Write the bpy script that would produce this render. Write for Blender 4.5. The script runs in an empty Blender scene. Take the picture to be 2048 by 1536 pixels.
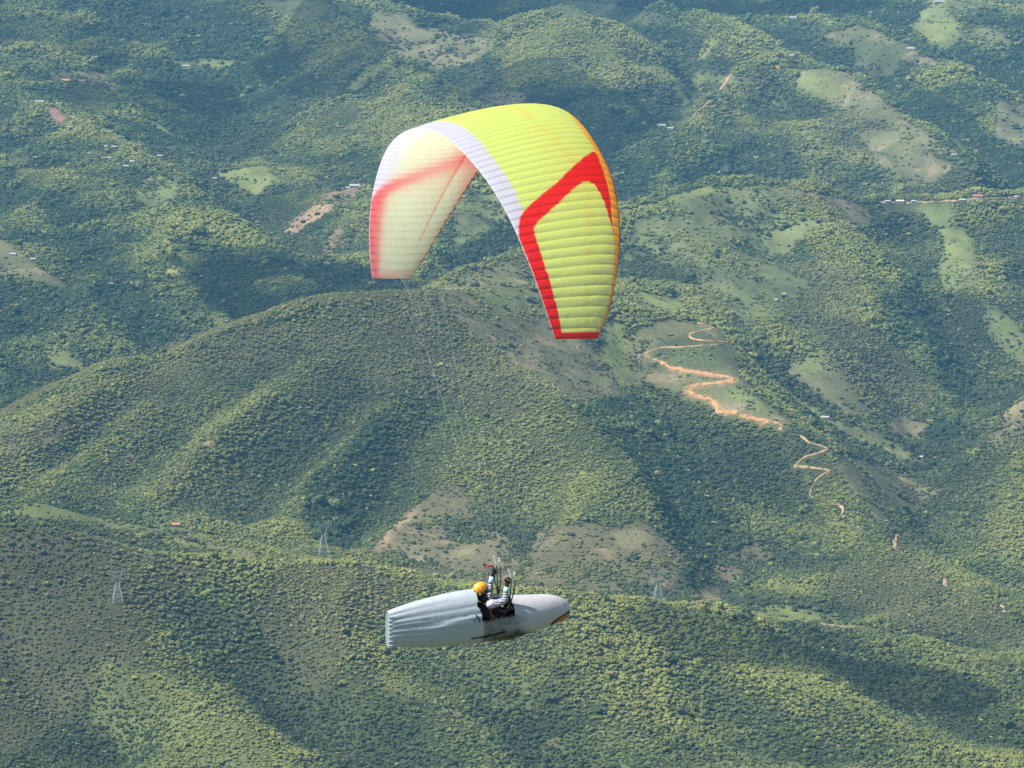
import bpy, bmesh, math, random, time
import numpy as np
from mathutils import Vector, Matrix

# ------------------------------------------------------------------ camera, sky, sun, exposure
scene = bpy.context.scene
COL = scene.collection
CZ = 1300.0                       # height of the camera above the datum
PITCH = math.radians(8.0)
FPX = 1024 / math.tan(math.radians(7.5))   # focal length in photo pixels (2048 wide)
cam = bpy.data.cameras.new('camera')
cam_o = bpy.data.objects.new('camera', cam)
COL.objects.link(cam_o)
cam_o.location = (0, 0, CZ)
cam_o.rotation_euler = (math.radians(90) - PITCH, 0, 0)
cam.angle = math.radians(15.0)
cam.sensor_fit = 'HORIZONTAL'
cam.clip_start = 0.5
cam.clip_end = 80000
scene.camera = cam_o

SUN_DIR = Vector((-0.58, -0.17, 0.80)).normalized()     # towards the sun: high, from the left
sun_el = math.asin(SUN_DIR.z)
sun_az = math.atan2(SUN_DIR.x, SUN_DIR.y)               # clockwise from +Y
world = bpy.data.worlds.new('World')
scene.world = world
world.use_nodes = True
wn = world.node_tree.nodes
wl = world.node_tree.links
bg = wn['Background']
sky = wn.new('ShaderNodeTexSky')
sky.sky_type = 'NISHITA'
sky.sun_disc = False
sky.sun_elevation = sun_el
sky.sun_rotation = sun_az
sky.altitude = 1300
wl.new(sky.outputs[0], bg.inputs[0])
bg.inputs[1].default_value = 0.08
sl = bpy.data.lights.new('sun', 'SUN')
sl.energy = 4.8
sl.angle = math.radians(0.53)
sl.color = (1.0, 0.955, 0.88)
so = bpy.data.objects.new('sun', sl)
COL.objects.link(so)
so.rotation_euler = SUN_DIR.to_track_quat('Z', 'Y').to_euler()
so.location = (0, 0, 4000)
scene.view_settings.view_transform = 'Standard'
scene.view_settings.look = 'None'
scene.view_settings.exposure = 0.95
scene.view_settings.gamma = 1
scene.view_settings.use_curve_mapping = False
scene.render.engine = 'CYCLES'
scene.cycles.max_bounces = 8
scene.cycles.diffuse_bounces = 3
scene.cycles.transmission_bounces = 5
scene.cycles.transparent_max_bounces = 8
scene.cycles.volume_bounces = 0

# ------------------------------------------------------------------ helpers
def tag(o, label=None, cat=None, group=None, kind=None):
    if label: o['label'] = label
    if cat: o['category'] = cat
    if group: o['group'] = group
    if kind: o['kind'] = kind
    return o

def link(name, me, parent=None, mats=()):
    o = bpy.data.objects.new(name, me)
    for m in mats: me.materials.append(m)
    COL.objects.link(o)
    if parent is not None: o.parent = parent
    return o

def empty(name, loc=(0, 0, 0), rz=0.0):
    o = bpy.data.objects.new(name, None)
    o.empty_display_size = 0.2
    o.location = loc
    o.rotation_euler = (0, 0, rz)
    COL.objects.link(o)
    return o

def np_mesh(name, V, Fq, smooth=True, mat_idx=None):
    """mesh from an (n,3) vertex array and an (m,k) face array"""
    V = np.asarray(V, dtype=np.float32); Fq = np.asarray(Fq, dtype=np.int32)
    me = bpy.data.meshes.new(name)
    k = Fq.shape[1]
    me.vertices.add(len(V)); me.vertices.foreach_set('co', V.ravel())
    me.loops.add(Fq.size); me.loops.foreach_set('vertex_index', Fq.ravel())
    me.polygons.add(len(Fq))
    me.polygons.foreach_set('loop_start', np.arange(0, Fq.size, k, dtype=np.int32))
    me.polygons.foreach_set('loop_total', np.full(len(Fq), k, dtype=np.int32))
    if mat_idx is not None: me.polygons.foreach_set('material_index', np.asarray(mat_idx, np.int32))
    me.polygons.foreach_set('use_smooth', np.full(len(Fq), smooth, dtype=bool))
    me.update(); me.validate()
    return me

def set_col(me, name, arr):
    a = me.color_attributes.new(name, 'FLOAT_COLOR', 'POINT')
    c = np.ones((len(arr), 4), np.float32); c[:, :arr.shape[1]] = arr
    a.data.foreach_set('color', c.ravel())

class MB:
    """collects boxes, bars, tubes and grids; build() links them as ONE mesh object"""
    def __init__(s): s.v = []; s.f = []; s.m = []
    def add(s, vs, fs, mi=0):
        b = len(s.v); s.v += [tuple(v) for v in vs]
        s.f += [tuple(b + i for i in f) for f in fs]; s.m += [mi] * len(fs)
    def box(s, c, d, mi=0, rot=None):
        hx, hy, hz = d[0] / 2, d[1] / 2, d[2] / 2
        vs = [Vector((x * hx, y * hy, z * hz)) for x in (-1, 1) for y in (-1, 1) for z in (-1, 1)]
        if rot: vs = [rot @ v for v in vs]
        vs = [v + Vector(c) for v in vs]
        s.add(vs, [(0, 1, 3, 2), (4, 6, 7, 5), (0, 4, 5, 1), (2, 3, 7, 6), (0, 2, 6, 4), (1, 5, 7, 3)], mi)
    def tube(s, pts, r, n=6, mi=0, cap=True):
        pts = [Vector(p) for p in pts]
        rs = r if hasattr(r, '__len__') else [r] * len(pts)
        rings = []; up = None
        for i, p in enumerate(pts):
            t = (pts[min(i + 1, len(pts) - 1)] - pts[max(i - 1, 0)]).normalized()
            if up is None: up = t.orthogonal().normalized()
            up = (up - t * up.dot(t)).normalized(); sd = t.cross(up)
            rings.append([p + (up * math.cos(a) + sd * math.sin(a)) * rs[i]
                          for a in [2 * math.pi * k / n for k in range(n)]])
        vs = [v for r_ in rings for v in r_]
        fs = [(i * n + k, i * n + (k + 1) % n, (i + 1) * n + (k + 1) % n, (i + 1) * n + k)
              for i in range(len(pts) - 1) for k in range(n)]
        if cap: fs += [tuple(range(n))[::-1], tuple((len(pts) - 1) * n + k for k in range(n))]
        s.add(vs, fs, mi)
    def build(s, name, mats, parent=None, smooth=False):
        me = bpy.data.meshes.new(name)
        me.from_pydata(s.v, [], s.f)
        me.polygons.foreach_set('material_index', s.m)
        me.polygons.foreach_set('use_smooth', [smooth] * len(s.f))
        me.update()
        return link(name, me, parent, mats if isinstance(mats, (list, tuple)) else [mats])

def new_mat(name):
    m = bpy.data.materials.new(name); m.use_nodes = True
    nt = m.node_tree; b = nt.nodes['Principled BSDF']
    return m, nt, nt.nodes, nt.links, b

def noisy_mat(name, c1, c2, scale=5.0, rough=0.7, spec=0.3, bump=0.0, metallic=0.0, coat=0.0, detail=6):
    """two-tone procedural material in object space"""
    m, nt, N, L, b = new_mat(name)
    tc = N.new('ShaderNodeTexCoord'); no = N.new('ShaderNodeTexNoise')
    no.inputs['Scale'].default_value = scale; no.inputs['Detail'].default_value = detail
    L.new(tc.outputs['Object'], no.inputs['Vector'])
    r = N.new('ShaderNodeValToRGB')
    r.color_ramp.elements[0].position = 0.3; r.color_ramp.elements[1].position = 0.7
    r.color_ramp.elements[0].color = (*c1, 1); r.color_ramp.elements[1].color = (*c2, 1)
    L.new(no.outputs['Fac'], r.inputs[0]); L.new(r.outputs[0], b.inputs['Base Color'])
    b.inputs['Roughness'].default_value = rough
    b.inputs['Specular IOR Level'].default_value = spec
    b.inputs['Metallic'].default_value = metallic
    b.inputs['Coat Weight'].default_value = coat
    if bump:
        bp = N.new('ShaderNodeBump'); bp.inputs['Strength'].default_value = bump; bp.inputs['Distance'].default_value = 0.02
        L.new(no.outputs['Fac'], bp.inputs['Height']); L.new(bp.outputs[0], b.inputs['Normal'])
    return m

# gradient/value noise in numpy
_rs = np.random.RandomState(7)
_perm = _rs.permutation(4096).astype(np.int64)
_val = _rs.rand(4096)
def vnoise(x, y, seed=0):
    xi = np.floor(x).astype(np.int64); yi = np.floor(y).astype(np.int64)
    fx = x - xi; fy = y - yi
    fx = fx * fx * fx * (fx * (fx * 6 - 15) + 10); fy = fy * fy * fy * (fy * (fy * 6 - 15) + 10)
    def h(i, j): return _val[_perm[(_perm[(i + seed * 131) & 4095] + j) & 4095]]
    a = h(xi, yi); b = h(xi + 1, yi); c = h(xi, yi + 1); d = h(xi + 1, yi + 1)
    return (a + (b - a) * fx) * (1 - fy) + (c + (d - c) * fx) * fy
def fbm(x, y, oct=4, seed=0, gain=0.5):
    s = 0; a = 1; t = 0
    for o in range(oct):
        s = s + a * vnoise(x + 17.3 * o, y - 9.1 * o, seed + o); t += a; a *= gain; x = x * 2.03; y = y * 2.03
    return s / t

def px_ray(px, py):
    """photo pixel -> (x/y, z/y) of its sight line (z relative to the camera)"""
    X = (np.asarray(px, float) - 1024) / FPX; v = (768 - np.asarray(py, float)) / FPX
    cy = math.cos(PITCH) + v * math.sin(PITCH); cz = -math.sin(PITCH) + v * math.cos(PITCH)
    return X / cy, cz / cy
def to_px(x, y, z):
    c = y * math.cos(PITCH) - z * math.sin(PITCH); u = y * math.sin(PITCH) + z * math.cos(PITCH)
    return 1024 + FPX * x / c, 768 - FPX * u / c

# ------------------------------------------------------------------ terrain: crest and valley lines, relaxed into one sheet
# each line: (photo column, photo row, distance in km) of points on a crest or in a valley
LINES = {
'near_edge': [(-900,1800,3.3),(3000,1800,3.3)],
'near2': [(-600,1560,3.55),(0,1560,3.52),(620,1540,3.56),(1000,1600,3.5),(1500,1545,3.56),(2048,1560,3.6),(2600,1560,3.6)],
'crestA': [(-400,1035,3.95),(0,1046,3.9),(120,1065,3.9),(250,1092,3.9),(400,1108,3.92),(540,1122,3.95),(640,1122,3.98),(720,1132,4.0),(860,1158,4.0),(1000,1178,3.95),(1140,1192,3.92),(1330,1210,3.95),(1480,1222,4.0),(1600,1240,4.05),(1700,1255,4.1),(1790,1275,4.1),(1900,1290,4.1),(2048,1300,4.1),(2500,1315,4.15)],
'sA1': [(250,1092,3.9),(235,1195,3.82),(300,1290,3.76),(400,1380,3.69),(500,1455,3.62),(620,1540,3.56)],
'gA1': [(420,1135,3.9),(380,1200,3.86),(430,1290,3.8),(560,1410,3.74),(680,1510,3.66),(760,1580,3.58)],
'sA2': [(640,1122,3.98),(620,1180,3.9),(700,1290,3.8),(860,1400,3.71),(1000,1500,3.62),(1060,1570,3.55)],
'gA2': [(800,1190,3.92),(790,1260,3.855),(880,1345,3.79),(990,1430,3.72),(1090,1520,3.645),(1150,1600,3.57)],
'gA0': [(60,1180,3.83),(20,1260,3.79),(60,1380,3.73),(160,1470,3.67),(240,1560,3.6)],
'sA3': [(1140,1192,3.92),(1160,1280,3.82),(1200,1370,3.74),(1300,1450,3.67),(1450,1540,3.6)],
'gA3': [(1260,1230,3.9),(1300,1310,3.84),(1400,1400,3.78),(1520,1480,3.7),(1640,1560,3.62)],
'sA4': [(1500,1222,4.0),(1450,1300,3.87),(1560,1370,3.78),(1700,1420,3.73),(1850,1470,3.68),(2048,1545,3.62)],
'gA4': [(1640,1290,4.0),(1700,1340,3.93),(1800,1400,3.87),(1920,1455,3.82),(2100,1520,3.74),(2300,1580,3.68)],
'sA0': [(-400,960,4.2),(-100,992,4.17),(0,1003,4.15),(90,1008,4.15),(190,1032,4.15),(280,1056,4.15),(350,1057,4.15),(430,1072,4.12),(500,1100,4.05),(545,1120,3.99)],
'gA5': [(-400,1050,4.06),(0,1062,3.99),(120,1076,3.99),(260,1098,3.99),(400,1112,3.98)],
'valAB': [(-400,1130,4.5),(0,1150,4.42),(300,1185,4.38),(540,1200,4.35),(720,1190,4.3),(900,1215,4.3),(1100,1215,4.28),(1400,1238,4.25),(1560,1250,4.28),(1700,1266,4.3),(1850,1290,4.28),(2048,1305,4.28),(2500,1320,4.3)],
# central hill
'crestB': [(-400,950,4.95),(-200,890,4.95),(0,829,5.0),(100,778,5.05),(210,733,5.1),(350,698,5.15),(480,645,5.2),(620,602,5.25),(740,591,5.3),(850,583,5.3),(950,572,5.4),(1070,566,5.5),(1150,590,5.5),(1230,612,5.55),(1330,635,5.6),(1420,655,5.6),(1440,690,5.45),(1465,755,5.35),(1530,820,5.22),(1600,860,5.15),(1660,885,5.1),(1690,960,5.0),(1740,1030,4.88),(1790,1085,4.75),(1900,1150,4.62),(2010,1215,4.45),(2100,1265,4.4),(2500,1330,4.3)],
'S1': [(850,583,5.3),(940,680,5.2),(1060,765,5.05),(1150,815,4.95),(1230,895,4.85),(1300,990,4.72),(1290,1060,4.6),(1340,1130,4.5),(1370,1180,4.42)],
'G1': [(1110,660,5.4),(1120,740,5.25),(1180,830,5.08),(1260,910,4.98),(1330,1000,4.85),(1400,1090,4.68),(1420,1150,4.55),(1440,1200,4.42)],
'S2': [(720,650,5.22),(598,760,5.05),(495,821,4.95),(393,903,4.82),(320,990,4.7),(270,1060,4.58)],
'G2': [(640,680,5.18),(520,765,5.08),(420,840,4.97),(330,905,4.89),(250,975,4.78),(200,1045,4.62)],
'G2b': [(330,760,5.075),(220,850,4.965),(120,930,4.835),(40,1000,4.70),(0,1050,4.59)],
'S2b': [(420,720,5.12),(300,800,4.99),(190,880,4.87),(90,960,4.74),(20,1020,4.62)],
'S2c': [(200,770,5.03),(120,830,4.93),(50,890,4.84),(-40,950,4.74)],
'G3': [(640,800,5.03),(560,872,4.94),(460,932,4.84),(380,1000,4.72),(310,1050,4.6)],
'S3': [(830,720,5.12),(770,820,4.98),(700,890,4.88),(615,975,4.75),(540,1030,4.66),(510,1100,4.52)],
'G4': [(740,785,5.07),(670,872,4.97),(600,950,4.86),(540,1000,4.78),(490,1070,4.62)],
'S4': [(1000,800,5.02),(940,890,4.9),(860,975,4.78),(800,1045,4.66),(720,1115,4.48)],
'G5': [(890,790,5.05),(850,880,4.96),(800,960,4.85),(745,1050,4.71),(690,1112,4.57)],
'G6': [(1080,900,4.88),(1060,1000,4.76),(1090,1060,4.66),(1050,1130,4.52),(1020,1190,4.38)],
'S5': [(1190,940,4.8),(1130,1050,4.6),(1090,1120,4.49),(1080,1175,4.4)],
'spF': [(1230,612,5.55),(1260,720,5.4),(1300,820,5.25),(1380,900,5.12),(1450,980,5.0),(1530,1060,4.85),(1480,1120,4.68),(1420,1200,4.45)],
'gF2': [(1500,900,5.16),(1560,985,5.05),(1620,1062,4.92),(1600,1130,4.7),(1560,1200,4.45)],
# right-hand slope and the valley behind the road spur
'valV': [(1450,682,5.9),(1520,750,5.85),(1600,810,5.8),(1680,870,5.68),(1780,940,5.55),(1850,990,5.4),(1850,1080,5.2),(1950,1180,5.0),(2100,1265,4.9),(2500,1330,4.8)],
'valCB': [(-400,960,5.5),(0,885,5.6),(200,812,5.7),(400,765,5.8),(600,690,5.85),(700,652,5.8),(850,605,5.6),(950,592,5.75),(1070,587,5.8),(1230,624,5.85),(1350,647,5.9),(1450,682,5.9)],
'crestD': [(1860,985,5.38),(1960,890,5.45),(2048,805,5.5),(2200,700,5.6),(2500,560,5.7)],
'dipD': [(1860,975,5.47),(1950,900,5.7),(2048,825,6.0),(2200,745,6.2),(2500,680,6.35)],
'gD': [(2048,960,5.3),(2000,1040,5.18),(2030,1120,5.05)],
# upper right hillside
'crestC': [(860,585,5.78),(930,550,5.9),(1050,510,6.1),(1150,470,6.4),(1250,420,6.78),(1340,392,6.85),(1470,367,6.9),(1560,363,6.95),(1620,377,6.95),(1700,397,6.95),(1770,404,7.0),(1850,407,7.0),(1960,397,7.05),(2048,395,7.1),(2500,365,7.2)],
'Sc1': [(1850,407,7.0),(1895,455,6.88),(1935,530,6.7),(1990,620,6.5),(2060,720,6.3)],
'Sc2': [(1620,377,6.95),(1700,500,6.6),(1790,620,6.35),(1850,730,6.15),(1900,850,5.9)],
'Sc3': [(1340,392,6.85),(1390,470,6.6),(1470,560,6.3),(1560,640,6.1),(1640,700,5.98),(1720,800,5.85),(1790,905,5.7)],
'Gc1': [(1520,430,6.8),(1580,520,6.6),(1650,600,6.35),(1710,670,6.18),(1765,745,6.05),(1825,862,5.85),(1860,950,5.6)],
'Gc2': [(1790,440,6.97),(1860,580,6.62),(1920,700,6.37),(1960,825,6.06)],
'Gc3': [(1260,470,6.65),(1300,540,6.3),(1370,600,6.05)],
'Gc4': [(2000,460,6.95),(2060,560,6.7),(2140,650,6.5)],
# far left valley and ridges
'VL': [(380,20,9.3),(420,150,8.6),(440,240,8.1),(430,330,7.6),(480,410,7.2),(560,490,6.8),(640,560,6.4),(680,630,6.0),(640,680,5.85)],
'L1': [(-500,-40,9.0),(0,165,7.9),(80,210,7.7),(200,285,7.4),(350,370,7.0),(480,445,6.7),(560,520,6.45),(620,600,6.15)],
'GL': [(-400,330,7.0),(0,400,6.75),(100,450,6.62),(200,520,6.42),(260,600,6.22),(300,700,5.97)],
'L0': [(-400,400,6.6),(0,490,6.4),(70,522,6.3),(160,600,6.1),(220,690,5.9),(230,760,5.8)],
'Lm': [(340,440,6.68),(352,520,6.38),(330,600,6.17),(400,690,5.95)],
'gLm': [(440,500,6.55),(450,580,6.3),(480,650,6.05)],
'Lt': [(-300,-90,9.9),(60,-40,9.5),(170,60,8.9),(200,140,8.4),(270,210,8.0),(330,280,7.7)],
'gLt': [(-200,60,8.8),(40,110,8.4),(140,180,8.05),(250,270,7.68),(380,350,7.35)],
'R2': [(560,-60,9.3),(660,20,8.9),(760,112,8.4),(860,160,8.2),(930,215,8.0),(1000,300,7.7),(1080,400,7.3),(1110,460,7.08)],
'R2s': [(760,112,8.4),(700,180,8.2),(620,215,8.05),(520,275,7.85),(450,322,7.65)],
'R2t': [(860,160,8.2),(840,300,7.6),(780,400,7.1),(700,430,6.95),(650,495,6.68)],
'gR2': [(740,230,8.0),(740,310,7.65),(680,365,7.33),(610,425,7.05),(565,475,6.87)],
'gR3': [(960,330,7.5),(930,400,7.1),(900,470,6.8),(860,540,6.5)],
'gR1': [(560,60,9.0),(560,130,8.65),(500,200,8.3),(455,240,8.1)],
'VM': [(700,-10,9.6),(770,90,9.25),(810,160,8.95),(900,218,8.6),(1000,245,8.4),(1100,270,8.2),(1200,305,7.95),(1250,380,7.65),(1280,445,7.45),(1150,515,6.95),(1000,548,6.6),(880,600,6.2),(760,635,6.0),(640,680,5.85)],
'VM2': [(1280,445,7.45),(1470,422,7.5),(1620,432,7.5),(1850,445,7.6),(2048,435,7.7),(2500,420,7.8)],
'H1': [(950,82,9.3),(1040,45,9.2),(1130,22,9.1),(1200,40,9.05),(1290,92,8.9),(1350,145,8.7),(1400,190,8.45)],
'H1b': [(1130,22,9.1),(1090,100,8.8),(1060,180,8.55)],
'H1c': [(1200,40,9.05),(1230,130,8.7),(1250,220,8.35)],
'gH1': [(1340,210,8.5),(1270,270,8.15),(1210,305,7.95)],
'dH1': [(700,-10,9.6),(850,40,9.9),(1000,60,9.95),(1150,66,9.9),(1300,70,9.75),(1380,90,9.3),(1400,190,8.75),(1340,220,8.5)],
'H2': [(1330,-5,9.6),(1420,42,9.2),(1480,65,9.0),(1560,125,8.7),(1640,138,8.55),(1700,150,8.45),(1800,225,8.15),(1880,280,7.95),(1925,305,7.8),(1970,380,7.65)],
'H2b': [(1560,125,8.7),(1470,150,8.5),(1420,200,8.3),(1345,260,8.0),(1290,340,7.75)],
'H2c': [(1540,190,8.45),(1600,238,8.2),(1680,288,7.95),(1780,352,7.75),(1850,398,7.62)],
'gH2': [(1440,250,8.2),(1500,310,7.95),(1600,380,7.68),(1640,420,7.55)],
'gH3': [(1660,225,8.3),(1740,285,8.02),(1830,340,7.8),(1900,400,7.65)],
'dH2': [(1380,20,9.8),(1460,45,9.6),(1550,110,9.2),(1625,132,9.0),(1720,150,8.9),(1800,215,8.55),(1880,272,8.3),(1950,320,8.05),(2048,400,7.8)],
'H3': [(1560,60,9.5),(1640,72,9.3),(1720,48,9.2),(1780,75,9.05),(1850,100,8.9),(1900,125,8.8),(1960,190,8.5),(2048,262,8.2),(2500,380,7.9)],
'H4': [(1600,-60,10.2),(1850,0,9.8),(1960,60,9.4),(2048,115,9.2),(2500,240,8.8)],
'dH3': [(1680,20,9.8),(1780,48,9.6),(1880,92,9.35),(1940,135,9.1),(2048,215,8.75),(2500,330,8.4)],
'far': [(-900,-150,11.4),(400,-130,11.4),(1000,-110,11.4),(1600,-150,11.4),(3000,-150,11.4)],
'far2': [(-500,-60,10.2),(200,-80,10.4),(700,-40,10.3),(1200,-25,10.3),(1500,-80,10.5)],
}
T0, T1, W0, W1, DU = -0.19, 0.19, math.log(3350.0), math.log(11300.0), 0.0008
NT = int((T1 - T0) / DU) + 1; NW = int((W1 - W0) / DU) + 1

def catmull(P, n=60):
    P = np.asarray(P, float); P = np.vstack([2 * P[0] - P[1], P, 2 * P[-1] - P[-2]]); out = []
    for i in range(1, len(P) - 2):
        t = np.linspace(0, 1, n, endpoint=False)[:, None]; a, b, c, d = P[i - 1:i + 3]
        out.append(0.5 * (2 * b + (c - a) * t + (2 * a - 5 * b + 4 * c - d) * t**2 + (-a + 3 * b - 3 * c + d) * t**3))
    out.append(P[-2:-1]); return np.vstack(out)

def make_heights():
    S = []
    for k, L in LINES.items():
        L = np.asarray(L, float)
        t, s = px_ray(L[:, 0], L[:, 1]); y = L[:, 2] * 1000
        S.append(catmull(np.stack([t, np.log(y), s * y], -1)))
    S = np.vstack(S)
    Z = None
    for f, it in ((16, 1500), (8, 500), (4, 250), (2, 120), (1, 40)):
        nt, nw = (NT - 1) // f + 2, (NW - 1) // f + 2; du = DU * f
        i = np.rint((S[:, 0] - T0) / du).astype(int); j = np.rint((S[:, 1] - W0) / du).astype(int)
        ok = (i >= 0) & (i < nt) & (j >= 0) & (j < nw)
        k = i[ok] * nw + j[ok]
        cnt = np.bincount(k, minlength=nt * nw); sm = np.bincount(k, weights=S[ok, 2], minlength=nt * nw)
        fix = (cnt > 0).reshape(nt, nw); val = (sm / np.maximum(cnt, 1)).reshape(nt, nw)
        if Z is None: Z = np.full((nt, nw), S[:, 2].mean())
        else:
            gi = np.clip(np.arange(nt) / 2, 0, Z.shape[0] - 1.001); gj = np.clip(np.arange(nw) / 2, 0, Z.shape[1] - 1.001)
            a = gi.astype(int); b = gj.astype(int); fa = (gi - a)[:, None]; fb = (gj - b)[None]
            Z = (Z[a][:, b] * (1 - fb) + Z[a][:, b + 1] * fb) * (1 - fa) + (Z[a + 1][:, b] * (1 - fb) + Z[a + 1][:, b + 1] * fb) * fa
        for _ in range(it):
            Z = np.where(fix, val, Z)
            p = np.pad(Z, 1, mode='edge')
            Z = 0.25 * (p[:-2, 1:-1] + p[2:, 1:-1] + p[1:-1, :-2] + p[1:-1, 2:])
        Z = np.where(fix, val, Z)
    Z = Z[:NT, :NW]
    def blur(A, n):
        for _ in range(n):
            p = np.pad(A, 1, mode='edge')
            A = 0.25 * A + 0.125 * (p[:-2, 1:-1] + p[2:, 1:-1] + p[1:-1, :-2] + p[1:-1, 2:]) + 0.0625 * (p[:-2, :-2] + p[2:, 2:] + p[:-2, 2:] + p[2:, :-2])
        return A
    return 0.62 * blur(Z, 6) + 0.38 * blur(Z, 60)

tg = T0 + DU * np.arange(NT); wg = W0 + DU * np.arange(NW)
ZT = make_heights()
GX = tg[:, None] * np.exp(wg)[None]; GY = np.broadcast_to(np.exp(wg)[None], GX.shape)
# erosion: gullies cut by ridged noise, stronger on open faces
_n1 = 1 - np.abs(2 * fbm(GX / 210 + 0.6 * vnoise(GX / 300, GY / 300, 5), GY / 330 + 0.8 * vnoise(GX / 280, GY / 280, 9), 3, 3) - 1)
_n2 = fbm(GX / 75, GY / 75, 4, 11) - 0.5
_n3 = 1 - np.abs(2 * fbm(GX / 90, GY / 150, 2, 23) - 1)
def boxblur(A, r):
    for ax in (0, 1):
        p = np.pad(A, [(r + 1, r) if i == ax else (0, 0) for i in (0, 1)], mode='edge'); c = np.cumsum(p, axis=ax)
        A = (c[2 * r + 1:] - c[:-2 * r - 1]) / (2 * r + 1) if ax == 0 else (c[:, 2 * r + 1:] - c[:, :-2 * r - 1]) / (2 * r + 1)
    return A
_far = np.clip((GY - 5600) / 3000, 0, 1)
_hp = ZT - boxblur(boxblur(ZT, 28), 28)
ZT = ZT + np.clip(_hp * .22, -9, 6) * (1 + 1.8 * _far)
_calm = .58 + .42 * np.clip((GY - 5350) / 500, 0, 1)               # the near hills are smoother than the far mountains
ZT = ZT + ((_n1 - 0.8) * 28 * (1 + .7 * _far) + _n2 * 11 + (_n3 - 0.75) * 8 * (1 + .5 * _far)) * _calm
SLOPE = ZT / GY                                    # tangent of the elevation angle seen from the camera
VIS = np.maximum.accumulate(SLOPE, axis=1)
def sample(A, x, y):
    gi = np.clip((x / y - T0) / DU, 0, NT - 1.001); gj = np.clip((np.log(y) - W0) / DU, 0, NW - 1.001)
    a = gi.astype(int); b = gj.astype(int); fa = gi - a; fb = gj - b
    return (A[a, b] * (1 - fb) + A[a, b + 1] * fb) * (1 - fa) + (A[a + 1, b] * (1 - fb) + A[a + 1, b + 1] * fb) * fa
def hit(px, py):
    """first point of the terrain on the sight line through a photo pixel -> x, y, z (z relative to camera)"""
    t, s = px_ray(px, py)
    i = (float(t) - T0) / DU; a = int(i); f = i - a
    col = SLOPE[a] * (1 - f) + SLOPE[a + 1] * f
    k = int(np.argmax(col >= float(s)))
    if k > 0:
        g = (float(s) - col[k - 1]) / (col[k] - col[k - 1] + 1e-12); w = W0 + DU * (k - 1 + g)
    else: w = W0
    y = math.exp(w); return float(t) * y, y, float(s) * y
# ------------------------------------------------------------------ what grows where (patches traced on the hillsides)
# class: ground colour, trees per free spot, crown size factor, dryness of the bushes (0 green .. 1 grey-brown)
CLS = {
 'forest': ((.042,.050,.022), 1.0, 1.0, 0.12), 'scrub': ((.066,.068,.032), 1.2, 0.72, 0.42),
 'dense': ((.035,.045,.02), 1.15, 1.15, 0.0), 'low': ((.085,.085,.038), 1.2, 0.45, 0.3), 'hillwood': ((.055,.064,.026), 1.1, 0.80, 0.12),
 'deep': ((.035,.045,.02), 1.1, 1.08, 0.0), 'lightwood': ((.09,.105,.04), 0.8, 0.85, 0.1),
 'grass': ((.120,.140,.052), 0.10, 0.85, 0.1), 'bright': ((.150,.172,.056), 0.04, 0.75, 0.0),
 'olive': ((.118,.120,.056), 0.13, 0.8, 0.4), 'pasture': ((.115,.130,.052), 0.30, 0.9, 0.1),
 'darkgrass': ((.075,.090,.040), 0.16, 0.7, 0.2), 'tan': ((.150,.140,.072), 0.16, 0.75, 0.3),
 'brown': ((.108,.100,.052), 0.49, 0.80, 0.2), 'dirt': ((.215,.155,.095), 0.12, 0.7, 0.3),
 'crop': ((.045,.058,.028), 1.2, 0.40, 0.1), 'red': ((.20,.12,.08), 0.0, 0.5, 0.2), 'yellow': ((.20,.205,.065), 0.35, 0.8, 0.0),
}
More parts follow.
